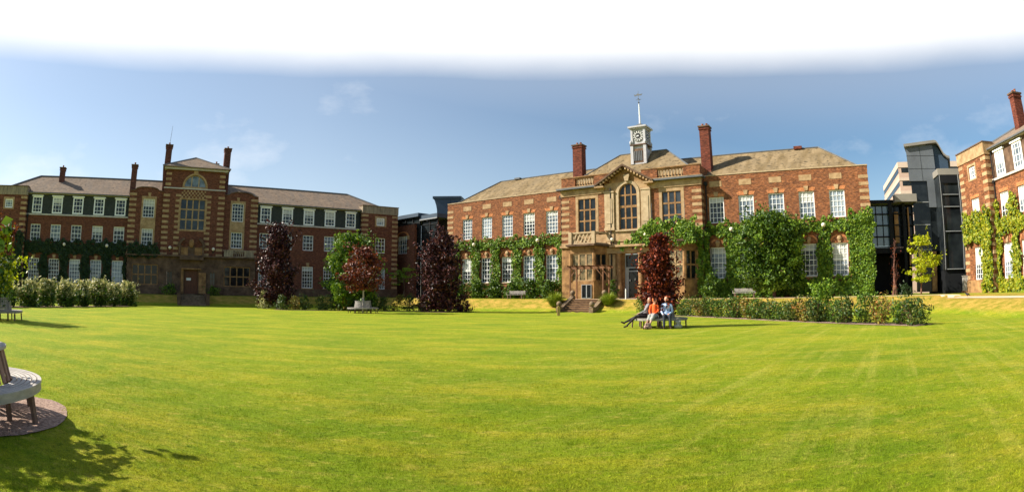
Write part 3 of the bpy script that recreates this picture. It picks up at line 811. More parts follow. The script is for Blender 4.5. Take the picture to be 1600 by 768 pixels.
    if not both:
        mb = MB(); xe = -8.0 if -1 in sides else 8.0
        mb.box(min(xe, xe * 1.04), max(xe, xe * 1.04), 0.1, 12.1, 1, 13); mb.prism([(-0.35, 13.05), (12.3, 13.05), (6, 16.1)], xe - .02, xe + .02, 'x')
        mb.build('end_wall', M[brick], root)
    return rf

# ---------------- left building
LB = empty('college_building', LEFT_C, LEFT_AZ)
tag(LB, 'long shaded brick range with striped quoins, slate top storey and central tower', 'building')
rfL = long_range(LB, (-1, 1), 'brick_shaded', ['glass', 'glass_net', 'glass', 'glass', 'glass_net', 'glass_pale', 'glass', 'glass'])
chimney(rfL, -19.5, 4.2, 14.6, 17.15, 0.75, 0.75, 'chimney_dark', 1)
chimney(rfL, -8.45, 0.3, 12.8, 17.1, 0.75, 0.85, 'chimney_dark', 1)
chimney(rfL, -4.0, 0.3, 13.6, 19.9, 0.85, 0.95, 'chimney_dark', 1)
chimney(rfL, 4.15, 0.8, 13.6, 20.1, 0.85, 0.95, 'chimney_dark', 1)
chimney(rfL, 3.3, 7.0, 15.5, 19.4, 0.6, 0.6, 'chimney_dark', 1)
mb = MB(); mb.tube((-4.0, 1.0, 20.0), (-3.9, 1.0, 22.6), 0.03, 0.015, 6); mb.build('aerial', M['lead'], rfL)
for s in (-1, 1):
    X = lambda a, b: (min(s * a, s * b), max(s * a, s * b))
    xa, xb = X(4.1, 8.7); cx = s * 6.0
    mb = MB()
    top = [(s * 8.7, 12.9), (s * 8.7, 13.65), (s * 8.1, 13.7), (s * 7.8, 13.95), (s * 7.2, 14.1), (s * 6.4, 14.12), (s * 5.6, 14.1), (s * 5.0, 13.95), (s * 4.7, 13.72), (s * 4.1, 13.68), (s * 4.1, 12.9)]
    wall_face(mb, xa, xb, 5.7, 12.9, -0.5, [(cx - .78, cx + .78, 10.45, 12.75), (cx - .75, cx + .75, 7.1, 9.1)])
    mb.prism(top, -0.5, -0.1); mb.quad((s * 8.7, -0.5, 1), (s * 8.7, 4, 1), (s * 8.7, 4, 13.2), (s * 8.7, -0.5, 13.2))
    mb.build('wall', M['brick_shaded'], LB)
    mb = MB()
    for p, q in zip(top[1:-2], top[2:-1]):
        mb.prism([(p[0], p[1]), (q[0], q[1]), (q[0], q[1] + .12), (p[0], p[1] + .12)], -0.6, -0.02)
    mb.build('coping', M['stone_soot_shade'], LB)
    mb = MB()          # tall stone panel holding both windows
    wall_face(mb, cx - 1.0, cx + 1.0, 6.4, 13.05, -0.53, [(cx - .78, cx + .78, 10.45, 12.75), (cx - .75, cx + .75, 7.1, 9.1)], 0.1)
    mb.prism([(cx - .14, 13.05), (cx + .14, 13.05), (cx + .22, 13.5), (cx - .22, 13.5)], -0.6, -0.5)
    mb.build('stone_panel', M['stone'], LB)
    window(LB, cx, 10.45, 1.56, 2.3, -0.5, 4, 5, 'glass'); window(LB, cx, 7.1, 1.5, 2.0, -0.5, 4, 4, 'glass')
    q = MB(); a, b = X(7.75, 8.72); stripes(q, a, b, -0.5, 5.95, 13.5); q.build('quoin_strip', M['stone'], LB)
# tower
mb = MB()
wall_face(mb, -4.1, 4.1, 5.7, 14.1, -0.9, [(-1.72, 1.56, 9.12, 12.88)], 0.35)
wall_face(mb, -3.95, 3.95, 14.25, 16.5, -0.85, [(-1.45, 1.45, 14.3, 14.45, 'arch')], 0.35)
for sx in (-1, 1):
    mb.quad((sx * 4.1, -0.9, 5.7), (sx * 4.1, 8, 5.7), (sx * 4.1, 8, 14.1), (sx * 4.1, -0.9, 14.1))
    mb.quad((sx * 3.95, -0.85, 14.1), (sx * 3.95, 8, 14.1), (sx * 3.95, 8, 16.5), (sx * 3.95, -0.85, 16.5))
mb.quad((-3.95, 8, 13), (3.95, 8, 13), (3.95, 8, 16.5), (-3.95, 8, 16.5))
mb.build('tower_wall', M['brick_shaded'], LB)
mb = MB(); mb.box(-4.15, 4.15, -0.98, 0.0, 14.1, 14.25); mb.box(-4.3, 4.3, -1.2, 8.2, 16.5, 16.72); mb.build('cornice', M['cornice'], LB)
mb = hip_roof(-4.55, 4.55, -1.45, 8.6, 16.85, 19.15, -0.05, 0.05); tr = mb.build('tower_roof', M['roof_brown'], LB)
ridge_tiles(tr, [(-4.55, -1.45, 16.85), (0, 3.57, 19.17), (4.55, -1.45, 16.85)], 0.09)
for a, b in ((-4.12, -3.25), (3.25, 4.12)):
    q = MB(); stripes(q, a, b, -0.9, 5.95, 14.0); stripes(q, a + .12 * (a < 0), b - .12 * (a > 0), -0.85, 14.5, 16.4); q.build('quoin_strip', M['stone'], LB)
for a, b in ((-2.45, -1.74), (1.58, 2.3)):
    q = MB(); stripes(q, a, b, -0.9, 6.0, 13.9); q.build('quoin_strip', M['stone'], LB)
q = MB()           # chequerwork over the big window
for i in range(14):
    for j in range(4):
        if (i + j) % 2 == 0: q.box(-1.70 + i * .232, -1.70 + i * .232 + .22, -0.93, -0.85, 13.02 + j * .25, 13.02 + j * .25 + .23)
q.build('chequerwork', M['stone'], LB)
q = MB()
wall_face(q, -1.95, 1.79, 8.95, 13.0, -0.925, [(-1.72, 1.56, 9.12, 12.88)], 0.1)
n = 16
for k in range(n):
    t0, t1 = math.pi * k / n, math.pi * (k + 1) / n
    q.prism([(rr * math.cos(t), 14.45 + rr * math.sin(t)) for rr, t in ((1.68, t0), (1.68, t1), (1.46, t1), (1.46, t0))], -0.90, -0.8)
q.box(-1.7, 1.7, -0.92, -0.8, 14.26, 14.42); q.box(-.3, .3, -0.98, -0.8, 15.95, 16.45)
q.build('window_surround', M['stone'], LB)
window(LB, -0.08, 9.12, 3.28, 3.76, -0.9, 4, 3, 'glass', frame='stone', fw=0.06, bw=0.17, deep=0.12, rail=1)
window(LB, 0, 14.43, 2.9, 1.45, -0.85, 3, 1, 'glass_net', frame='stone_clean', fw=0.05, bw=0.14, arch=True, deep=0.12)
# carved niche over the door
q = MB()
q.box(-1.7, -.45, -1.15, -0.9, 5.98, 6.95); q.build('carved_panel', M['stone_warm'], LB)
q = MB(); q.box(.45, 1.7, -1.15, -0.9, 5.98, 6.95); q.build('carved_panel', M['stone_warm'], LB)
q = MB(); q.box(-.5, .5, -1.05, -0.92, 5.98, 7.1)
for k in range(10):
    t0, t1 = math.pi * k / 10, math.pi * (k + 1) / 10
    if 3 <= k <= 6: continue
    q.prism([(rr * math.cos(t), 7.0 + 0.75 * rr * math.sin(t)) for rr, t in ((1.85, t0), (1.85, t1), (1.5, t1), (1.5, t0))], -1.35, -0.9)
q.box(-1.95, -1.2, -1.3, -0.9, 6.95, 7.1); q.box(1.2, 1.95, -1.3, -0.9, 6.95, 7.1)
for sx in (-1, 1): q.tube((sx * 1.55, -1.25, 5.98), (sx * 1.55, -1.25, 6.95), 0.13, 0.11, 10)
q.build('broken_pediment', M['stone_soot_shade'], LB)
q = MB(); q.sphere((0, -1.2, 7.45), 0.42, 14, (0.85, 0.4, 1.25)); q.build('carved_shield', M['stone_warm'], LB, smooth=True)
# rusticated ground storey with door and bay windows
mb = MB()
ops = [(-.85, .95, 1.35, 4.2), (-7.85, -4.35, 2.3, 4.75), (4.35, 7.85, 2.3, 4.75), (-3.15, -2.4, 2.4, 4.0), (2.5, 3.25, 2.4, 4.0)]
wall_face(mb, -8.5, 8.5, 0.9, 5.75, -1.2, ops, 0.45)
for sx in (-1, 1): mb.quad((sx * 8.5, -1.2, 1), (sx * 8.5, 0.3, 1), (sx * 8.5, 0.3, 5.75), (sx * 8.5, -1.2, 5.75))
for z in np.arange(1.4, 5.6, 0.6): mb.box(-8.52, -7.95, -1.24, -1.1, z, z + .45); mb.box(7.95, 8.52, -1.24, -1.1, z, z + .45); mb.box(-4.2, -3.4, -1.24, -1.1, z, z + .45); mb.box(3.5, 4.2, -1.24, -1.1, z, z + .45)
mb.build('ground_storey', M['stone_soot_shade'], LB)
mb = MB(); mb.box(-8.8, 8.8, -1.65, -0.4, 5.76, 5.94); mb.box(-1.5, 1.6, -1.95, -1.25, 5.4, 5.75)
mb.build('cornice', M['stone_soot_shade'], LB)
mb = MB(); mb.box(-1.25, 1.35, -1.7, -1.25, 4.25, 4.42); mb.box(-1.3, -.95, -1.5, -1.22, 1.35, 4.25); mb.box(1.05, 2.0, -1.42, -1.22, 1.35, 3.9)
mb.build('door_surround', M['stone_warm'], LB)
mb = MB(); mb.box(-.86, .96, -0.95, -0.85, 1.3, 4.23)
for i in range(2):
    for j in range(4): mb.box(-.7 + .82 * i, -.04 + .82 * i, -0.99, -0.95, 1.5 + j * .65, 2.05 + j * .65)
dl = mb.build('door', M['door_wood'], LB)
mb = MB(); mb.box(-.55, .05, -1.02, -0.995, 2.95, 3.25); mb.build('notice', M['paper'], dl)
mb = MB(); mb.sphere((.12, -1.03, 2.35), 0.05, 8); mb.build('handle', M['black'], dl)
for cx in (-6.1, 6.1): window(LB, cx, 2.3, 3.5, 2.45, -1.2, 4, 2, 'glass_dark', frame='stone_warm', fw=0.12, bw=0.15, deep=0.1, rail=1)
window(LB, -2.77, 2.4, 0.75, 1.6, -1.2, 2, 2, 'glass_dark', frame='stone_soot_shade', fw=0.06, bw=0.05, rail=1)
window(LB, 2.87, 2.4, 0.75, 1.6, -1.2, 2, 2, 'glass', frame='stone_soot_shade', fw=0.06, bw=0.05, rail=1)
def baluster_row(mb, x0, x1, y, z0, z1, step=0.26, r=0.07):
    n = max(1, int((x1 - x0) / step)); h = z1 - z0
    for i in range(n):
        x = x0 + (x1 - x0) * (i + .5) / n
        mb.lathe([(r * .6, 0), (r * .6, h * .1), (r, h * .3), (r * .95, h * .4), (r * .45, h * .72), (r * .7, h * .9), (r * .7, h)], (x, y, z0), 8)
mb = MB(); baluster_row(mb, 5.5, 6.9, -1.5, 6.03, 6.6)
for a, b in ((4.3, 5.45), (6.95, 8.2)): mb.box(a, b, -1.62, -1.4, 5.95, 6.62)
mb.box(4.2, 8.3, -1.66, -1.36, 6.62, 6.76); mb.box(5.45, 6.95, -1.62, -1.4, 5.94, 6.03)
mb.build('balcony', M['stone_streak'], LB)
# entrance steps
ST = empty('stone_steps', L_at(0.1, 4.6, 0), LEFT_AZ)
tag(ST, 'dark stone steps up the bank to the brown double door of the shaded range', 'steps')
mb = MB()
for k in range(7): mb.box(-1.5, 1.5, -2.4 + k * .42, 2.2, -0.05 if k == 0 else 0.17 * k, 0.17 * (k + 1))
mb.build('tread', M['stepstone'], ST)
mb = MB()
for sx in (-1, 1): mb.box(min(sx * 1.55, sx * 1.95), max(sx * 1.55, sx * 1.95), -2.2, 2.2, -0.05, 1.38)
mb.build('side_wall', M['stone_soot_shade'], ST)

# ---------------- right building (its near wing and end pavilion are in view)
RB = empty('college_building', RIGHT_C, RIGHT_AZ)
tag(RB, 'sunlit orange brick range at the right edge, cut off by the frame', 'building')
rfR = long_range(RB, (-1,), 'brick', ['glass_net', 'glass', 'glass_net'], sunny=True, tile='roof_brown')
chimney(rfR, -21.4, 3.0, 14.2, 17.75, 0.75, 1.0, 'chimney_brick', 2)

# ---------------- main building
MBD = empty('college_hall', MAIN_C, MAIN_AZ)
tag(MBD, 'sunlit red brick hall with stone pediment, arched window and white clock turret', 'building')
gl = ['glass_net', 'glass_pale', 'glass_net', 'glass', 'glass_net']; gr_ = ['glass', 'glass_net', 'glass_net', 'glass_net', 'glass_pale']
for s in (-1, 1):
    X = lambda a, b: (min(s * a, s * b), max(s * a, s * b))
    xa, xb = X(7.0, 24.5); mb = MB(); ops = []
    cs = [s * (9.28 + 3 * i) for i in range(5)]
    for cx in cs: ops += [(cx - .79, cx + .79, 3.05, 5.98), (cx - .76, cx + .76, 8.30, 10.80)]
    wall_face(mb, xa, xb, 0.9, 12.9, 0, ops)
    mb.quad((s * 24.5, 0, .9), (s * 24.5, 12, .9), (s * 24.5, 12, 12.9), (s * 24.5, 0, 12.9))
    mb.quad((xa, 12, .9), (xb, 12, .9), (xb, 12, 12.9), (xa, 12, 12.9))
    mb.quad((xa, 0.4, 12.9), (xb, 0.4, 12.9), (xb, 0.4, 12.2), (xa, 0.4, 12.2))
    mb.build('wall', M['brick'], MBD)
    mb = MB(); mb.box(xa + .02 * (s > 0), xb + .06 * (s > 0), -0.06, 0.42, 12.9, 13.0); 
    e0 = s * 24.5; mb.box(min(e0 - .3 * s, e0 + .06 * s), max(e0 - .3 * s, e0 + .06 * s), 0.42, 12, 12.9, 13.0)
    mb.build('coping', M['stone_clean'], MBD)
    for i, cx in enumerate(cs):
        window(MBD, cx, 3.05, 1.58, 2.93, 0, 4, 6, random.choice(['glass', 'glass_net', 'glass_net'])); window(MBD, cx, 8.30, 1.52, 2.50, 0, 4, 5 if s > 0 else 6, (gr_ if s > 0 else gl[::-1])[i])
        k = MB(); k.prism([(cx - .15, 10.86), (cx + .15, 10.86), (cx + .24, 11.3), (cx - .24, 11.3)], -0.09, -0.02)
        k.sphere((cx, -0.08, 6.42), 0.24, 10, (1, .5, 1)); k.prism([(cx - .12, 6.02), (cx + .12, 6.02), (cx + .18, 6.3), (cx - .18, 6.3)], -0.09, -0.02)
        k.build('keystone', M['stone'], MBD)
        k = MB(); k.box(cx - .62, cx + .62, -0.025, 0.03, 11.82, 12.36); k.build('stone_panel', M['stone'], MBD)
        k = MB()
        for q in range(8):
            t0, t1 = math.pi * q / 8, math.pi * (q + 1) / 8
            k.prism([(cx + rr * math.cos(t), 6.0 + .78 * rr * math.sin(t)) for rr, t in ((1.02, t0), (1.02, t1), (.80, t1), (.80, t0))], -0.02, 0.03)
        k.prism([(cx - .8, 10.83), (cx + .8, 10.83), (cx + .95, 11.15), (cx - .95, 11.15)], -0.015, 0.03)
        k.build('window_arch', M['brick_orange'], MBD)
        k = MB(); k.box(cx - .86, cx + .86, -0.09, 0.04, 2.93, 3.04); k.build('sill', M['stone_clean'], MBD)
    q = MB(); a, b = X(23.55, 24.52); stripes(q, a, b, 0, 2.0, 12.6)
    z = 2.0
    while z < 12.5: q.box(s * 24.5 - .022, s * 24.5 + .022, 0.01, .7, z, z + .3); z += .65
    q.build('quoin_strip', M['stone'], MBD)
    mb = MB(); px = s * 8.15 + .15; mb.tube((px, -0.12, 1.3), (px, -0.12, 12.3), 0.06, 0.06, 8); mb.box(px - .15, px + .15, -.26, -.02, 12.0, 12.35)
    mb.build('drainpipe', M['black'], MBD)
# hipped roof of the wings
rf = hip_roof(-24.0, 24.0, 0.5, 11.6, 12.8, 16.25, -20.3, 19.6, 5.6).build('roof', M['roof_lichen'], MBD)
ridge_tiles(rf, [(-24, 0.5, 12.85), (-20.3, 5.6, 16.3), (19.6, 5.6, 16.3), (24, 0.5, 12.85)], 0.08)
chimney(rf, -6.95, 2.3, 13.6, 18.55, 1.15, 1.0)
chimney(rf, 7.95, 2.3, 13.6, 18.75, 1.0, 1.0)
mb = MB(); mb.box(16.9, 17.8, 5.2, 5.9, 16.2, 16.5); mb.build('roof_vent', M['chimney_brick'], rf)
mb = MB(); mb.box(-18.0, -17.2, 5.3, 5.8, 16.25, 16.45); mb.build('roof_vent', M['lead'], rf)
# ---- centrepiece
F = -1.0
mb = MB()
cops = [(-5.42, -3.36, 8.06, 11.56), (-.70, 1.30, 8.06, 11.73, 'arch'), (3.96, 5.98, 8.06, 11.56)]
wall_face(mb, -7.45, -5.72, 6.5, 11.95, F, []); wall_face(mb, -3.06, -2.30, 8.0, 11.95, F, []); wall_face(mb, 2.85, 3.66, 8.0, 11.95, F, []); wall_face(mb, 6.28, 8.05, 6.5, 11.95, F, [])
for x in (-7.45, 8.05): mb.quad((x, F, 1), (x, 4, 1), (x, 4, 12.6), (x, F, 12.6))
mb.build('wall', M['brick'], MBD)
mb = MB()
wall_face(mb, -5.72, -3.06, 7.7, 11.95, F - .02, [cops[0]], .22); wall_face(mb, -2.30, 2.44, 6.5, 12.9, F - .02, [cops[1]], .25); mb.quad((2.44, F - .02, 6.5), (2.85, F - .02, 6.5), (2.85, F - .02, 12.6), (2.44, F - .02, 12.6)); wall_face(mb, 3.66, 6.28, 7.7, 11.95, F - .02, [cops[2]], .22)
wall_face(mb, -5.72, -2.30, 6.5, 7.7, F - .02, []); wall_face(mb, 2.85, 6.28, 6.5, 7.7, F - .02, [])
mb.build('stone_facing', M['stone'], MBD)
q = MB(); stripes(q, -7.47, -6.5, F, 6.7, 11.9); stripes(q, 7.1, 8.07, F, 6.7, 11.9)
z = 6.7
while z < 11.8: q.box(8.03, 8.072, F + .01, 0, z, z + .3); z += .65
q.build('quoin_strip', M['stone'], MBD)
mb = MB()
for a, b in ((-2.25, -1.2), (1.8, 2.8)):
    mb = MB(); mb.box(a, b, F - .22, F - .02, 8.3, 11.9); mb.box(a + .2, b - .2, F - .27, F - .225, 8.75, 11.3); mb.box(a - .06, b + .06, F - .28, F - .02, 11.9, 12.05); mb.box(a - .05, b + .05, F - .27, F - .02, 8.05, 8.3)
    mb.build('pilaster', M['stone_clean'], MBD)
mb = MB()
mb.box(-7.5, -2.31, F - .10, F + .3, 11.96, 12.62); mb.box(2.86, 8.1, F - .10, F + .3, 11.96, 12.62)
mb.build('frieze', M['stone'], MBD)
mb = MB(); mb.box(-7.8, -2.9, F - .55, F + .5, 12.64, 12.82); mb.box(3.0, 8.4, F - .55, F + .5, 12.64, 12.82)
mb.box(-7.62, -2.9, F - .35, F + .5, 12.622, 12.64); mb.build('cornice', M['lead'], MBD)
mb = MB(); mb.box(-7.7, -2.9, F - .42, F + .45, 12.82, 12.9); mb.box(3.0, 8.3, F - .42, F + .45, 12.82, 12.9); mb.build('blocking_course', M['stone'], MBD)
# pediment over the arched window
mb = MB(); px, hw, zb, za = 0.08, 2.95, 12.62, 14.45
mb.prism([(px - 2.38, 12.9), (px + 2.36, 12.9), (px, za - .1)], F - .018, F + .6)
mb.build('tympanum', M['stone_warm'], MBD)
mb = MB()
for sx in (-1, 1):
    mb.prism([(px + sx * (hw + .25), zb), (px + sx * (hw + .25), zb + .2), (px, za + .22), (px, za)], F - .75, F + .7)
mb.build('raking_cornice', M['stone_soot_shade'], MBD)
mb = MB()
for sx in (-1, 1):
    for k in range(9):
        t = (k + .6) / 9.5; x = px + sx * (hw + .1) * (1 - t); z = zb + (za - zb) * t - .03
        mb.box(x - .09, x + .09, F - .65, F - .28, z - .16, z + .02)
    mb.box(min(px + sx * (hw + .3), px + sx * (hw - .75)), max(px + sx * (hw + .3), px + sx * (hw - .75)), F - .7, F - .1, 12.45, 12.61)
mb.build('dentils', M['stone'], MBD)
mb = MB(); mb.prism([(.3 - .18, 12.95), (.3 + .18, 12.95), (.3 + .34, 13.62), (.3 - .34, 13.62)], F - .3, F - .1); mb.build('keystone', M['stone_clean'], MBD)
# parapet with balustrades
mb = MB()
for a, b in ((-7.4, -5.75), (-3.5, -1.75), (1.85, 3.55), (6.3, 8.05)): mb.box(a, b, F - .05, F + .35, 12.9, 13.92)
mb.box(-1.75, 1.85, F + .75, F + 1.1, 12.9, 13.9)
mb.box(-7.4, -7.05, F + .35, 3, 12.9, 13.92); mb.box(7.7, 8.05, F + .35, 3, 12.9, 13.92)
mb.build('parapet', M['brick'], MBD)
mb = MB(); baluster_row(mb, -5.72, -3.53, F + .15, 13.02, 13.78, .30, .10); baluster_row(mb, 3.58, 6.27, F + .15, 13.02, 13.78, .30, .10)
mb.box(-5.745, -3.505, F, F + .3, 12.9, 13.02); mb.box(3.555, 6.295, F, F + .3, 12.9, 13.02)
mb.build('balustrade', M['stone'], MBD)
mb = MB(); mb.box(-7.45, -1.72, F - .1, F + .4, 13.925, 14.02); mb.box(1.82, 8.1, F - .1, F + .4, 13.925, 14.02); mb.box(-5.745, -3.505, F, F + .3, 13.78, 13.92); mb.box(3.555, 6.295, F, F + .3, 13.78, 13.92)
mb.build('coping', M['stone_warm'], MBD)
window(MBD, -4.39, 8.06, 2.06, 3.5, F, 3, 3, 'glass_dark', frame='stone_warm', fw=0.07, bw=0.16, deep=0.05, rail=1)
window(MBD, 4.97, 8.06, 2.02, 3.5, F, 3, 3, 'glass', frame='stone_warm', fw=0.07, bw=0.16, deep=0.05, rail=1)
window(MBD, 0.30, 8.06, 2.0, 4.67, F, 3, 4, 'glass_dark', frame='stone_warm', fw=0.08, bw=0.15, arch=True, deep=0.06)
mb = MB(); n = 18
for k in range(n):
    t0, t1 = math.pi * k / n, math.pi * (k + 1) / n
    mb.prism([(.30 + rr * math.cos(t), 11.73 + rr * math.sin(t)) for rr, t in ((1.3, t0), (1.3, t1), (1.01, t1), (1.01, t0))], F - .09, F - .021)
for a in (-1.0, 1.31): mb.box(a, a + .29, F - .09, F - .021, 8.06, 11.73)
mb.box(-1.1, 1.7, F - .2, F - .021, 7.9, 8.05); mb.box(-5.8, -3.0, F - .12, F - .021, 7.9, 8.05); mb.box(3.6, 6.4, F - .12, F - .021, 7.9, 8.05)
mb.build('window_surround', M['stone_clean'], MBD)
# ground storey of the centre: stone, entrance, two canted bays with balconies
mb = MB()
wall_face(mb, -7.45, 8.05, 0.9, 6.5, F, [(-.30, 1.35, 1.3, 5.65)], .5)
mb.build('ground_storey', M['stone_warm'], MBD)
mb = MB()
for z in (1.75, 2.35, 2.95): mb.box(-1.9, -1.0, F - .11, F - .02, z, z + .5); mb.box(2.0, 3.4, F - .11, F - .02, z, z + .5)
mb.box(-7.6, -5.95, F - .2, F - .02, 6.5, 6.75); mb.box(-1.85, 3.4, F - .2, F - .02, 6.55, 6.72); mb.build('string_course', M['stone'], MBD)
mb = MB(); mb.box(-2.2, 2.9, F - .3, F - .02, 5.7, 6.25); mb.box(-1.5, 2.6, F - .85, F - .02, 6.3, 6.5); mb.box(-2.3, 3.0, F - .12, F - .021, 6.9, 7.05); mb.build('lintel', M['stone'], MBD)
mb = MB()
for cx in (-.62, 1.68):
    mb = MB(); mb.lathe([(.30, 0), (.30, 1.2), (.24, 1.25), (.23, 4.0), (.20, 4.15), (.28, 4.3), (.28, 4.4)], (cx, F - .32, 1.28), 14)
    mb.box(cx - .34, cx + .34, F - .66, F - .02, 1.1, 1.3); mb.build('column', M['stone_warm'], MBD, smooth=True)
mb = MB()
for cx in (-1.3, -1.75, 2.35): mb = MB(); mb.box(cx - .16, cx + .16, F - .14, F - .02, 1.2, 5.6); mb.build('pilaster', M['stone'], MBD)
mb = MB()
mb.box(-.28, -.18, F + .3, F + .4, 1.3, 5.6); mb.box(1.23, 1.33, F + .3, F + .4, 1.3, 5.6); mb.box(-.18, 1.23, F + .3, F + .4, 4.2, 4.32); mb.box(-.18, 1.23, F + .3, F + .4, 5.5, 5.6)
mb.box(-.18, .12, F + .3, F + .38, 1.3, 4.2); mb.box(.12, 1.10, F + .31, F + .37, 3.85, 3.98)
en = mb.build('door_frame', M['frame_grey'], MBD)
mb = MB(); mb.box(-.2, 1.25, F + .41, F + .43, 1.3, 5.55); mb.build('pane', M['glass_dark'], en)
mb = MB(); mb.box(.18, .34, F + .26, F + .29, 2.9, 3.1); mb.box(.75, .92, F + .26, F + .29, 3.0, 3.2); mb.build('door_handle', M['frame_grey'], en)
def bay(x0, x1, label_parts=True):
    """canted bay: plan from the wall at F out to y=-2.8"""
    c = .85; Y = -2.8
    plan = [(x0, F), (x0 + c * .6, Y), (x1 - c, Y), (x1, F)]
    def seg(mb, p, q, z0, z1, t=.25, ext=0.0):
        p = Vector(p); q = Vector(q); d = (q - p).normalized(); nrm = Vector((d.y, -d.x))
        a, b = p - d * ext, q + d * ext
        mb.prism([(a.x, a.y), (b.x, b.y), (b.x - nrm.x * t, b.y - nrm.y * t), (a.x - nrm.x * t, a.y - nrm.y * t)], z0, z1, 'z')
    mb = MB()
    for p, q in zip(plan[:-1], plan[1:]):
        seg(mb, p, q, 0.95, 2.95); seg(mb, p, q, 5.72, 6.42)
    for p in plan[1:3]: mb.tube((p[0], p[1] + .08, 2.95), (p[0], p[1] + .08, 5.72), .2, .2, 8)
    mb.box(x0 - .05, x0 + .25, F - .3, F - .01, 2.95, 5.72); mb.box(x1 - .25, x1 + .05, F - .3, F - .01, 2.95, 5.72)
    w = mb.build('bay_wall', M['stone_warm'], MBD)
    mb = MB()
    pl2 = [(x0 - .4, F), (x0 + c * .6 - .3, Y - .5), (x1 - c + .3, Y - .5), (x1 + .4, F)]
    mb.prism(pl2, 6.44, 6.62, 'z'); mb.build('balcony_slab', M['stone_soot_shade'], MBD)
    mb = MB()
    for p, q in zip(plan[:-1], plan[1:]):
        seg(mb, p, q, 6.63, 6.78, .2); seg(mb, p, q, 7.72, 7.88, .3)
    for p in plan: mb.box(p[0] - .18, p[0] + .18, p[1] - .12 + (.02 if p[1] == F else 0), p[1] + .2 - (.23 if p[1] == F else 0), 6.625, 7.9)
    xs = np.linspace(x0 + c * .6 + .25, x1 - c - .25, 6)
    seg(mb, (xs[0] - .45, Y + .02), (xs[0], Y + .02), 6.79, 7.71, .15); seg(mb, (xs[-1], Y + .02), (xs[-1] + .45, Y + .02), 6.79, 7.71, .15)
    for a, b in zip(xs[:-1], xs[1:]):
        for (p, q) in (((a, 6.8), (b, 7.7)), ((a, 7.7), (b, 6.8))):
            dx = .07; mb.prism([(p[0] - dx, p[1]), (p[0] + dx, p[1]), (q[0] + dx, q[1]), (q[0] - dx, q[1])], Y + .05 + (.08 if p[1] > 7 else 0), Y + .12 + (.08 if p[1] > 7 else 0))
    mb.build('balcony_parapet', M['stone_clean'], MBD)
    fx0, fx1 = plan[1][0] + .1, plan[2][0] - .1
    window(MBD, (fx0 + fx1) / 2, 2.96, fx1 - fx0, 2.75, Y, 3, 2, 'glass_tan', frame='stone', fw=.1, bw=.17, deep=.06, rail=1)
    for (p, q) in ((plan[0], plan[1]), (plan[2], plan[3])):
        mx, my = (p[0] + q[0]) / 2, (p[1] + q[1]) / 2; L_ = math.hypot(q[0] - p[0], q[1] - p[1]); a = math.atan2(q[1] - p[1], q[0] - p[0])
        window(MBD, mx - math.sin(a) * .08, 2.96, L_ - .25, 2.75, my + math.cos(a) * .08, 2, 2, 'glass_dark', frame='stone_warm', fw=.1, bw=.17, deep=0, rz=a, rail=1)
bay(-5.9, -1.9)
bay(3.5, 7.55)
window(MBD, -3.55, 1.25, 1.1, 1.35, -2.8, 2, 1, 'glass_dark', frame='frame_grey', fw=.05, bw=.10, deep=-.085, rail=1)
mb = MB(); mb.tube((-1.55, F - .22, 1.2), (-1.55, F - .22, 12.4), .06, .06, 8); mb.tube((-1.9, F - .1, 3.0), (-.9, F - .3, 3.0), .04, .04, 6); mb.tube((-1.9, F - .1, 2.4), (-.9, F - .3, 2.4), .04, .04, 6)
mb.build('drainpipe', M['black'], MBD)
# centre roof and clock turret
crf = hip_roof(-7.6, 8.1, -0.5, 9.0, 13.0, 17.0, -2.4, 3.1, 3.6).build('centre_roof', M['roof_lichen'], MBD)
ridge_tiles(crf, [(-7.6, -0.5, 13.0), (-2.4, 3.6, 17.03), (3.1, 3.6, 17.03), (8.1, -0.5, 13.0)], 0.08)
mb = MB(); w = .73
mb.box(-w - .08, w + .08, -w - .08, w + .08, 0, 1.7); 
for sx in (-1, 1):
    for sy in (-1, 1): mb.box(sx * (w + .02) - .16, sx * (w + .02) + .16, sy * (w + .02) - .16, sy * (w + .02) + .16, 0, 2.05)
mb.box(-w + .1, w - .1, -w + .05, w - .05, 1.7, 3.95)
mb.box(-w + .0, w - .0, -w - .0, w + .0, 2.2, 3.9)
for sx in (-1, 1):
    for sy in (-1, 1):
        mb.box(sx * w - .12, sx * w + .12, sy * w - .12, sy * w + .12, 2.2, 3.9)
        mb.lathe([(.02, .5), (.1, .38), (.16, .2), (.1, 0)], (sx * (w + .12), sy * (w + .12), 2.2), 8)
CT = mb.build('clock_turret', M['white_metal'], MBD); CT.location = (0.5, 2.7, 15.35)
mb = MB(); mb.box(-w - .16, w + .16, -w - .16, w + .16, 3.9, 4.05); mb.box(-w - .34, w + .34, -w - .34, w + .34, 4.05, 4.22)
mb.build('cornice', M['white_metal'], CT)
mb = MB(); mb.box(-w - .22, w + .22, -w - .22, w + .22, 2.06, 2.19); mb.box(-w + .1, w - .1, -w - .1, -w - .085, .15, 1.7); mb.build('ledge', M['stone_soot_shade'], CT)
mb = MB()
for y in (-w - .09,): 
    for k in range(5): mb.box(-.5 + .2 * k, -.38 + .2 * k, y - .05, y - .02, .35, 1.45)
mb.build('louvre', M['lead'], CT)
mb = MB(); mb.lathe([(1.08, 4.22), (.95, 4.32), (.62, 4.42), (.3, 4.62), (.16, 4.7), (.0, 4.72)], n=8); mb.build('cap', M['lead'], CT)
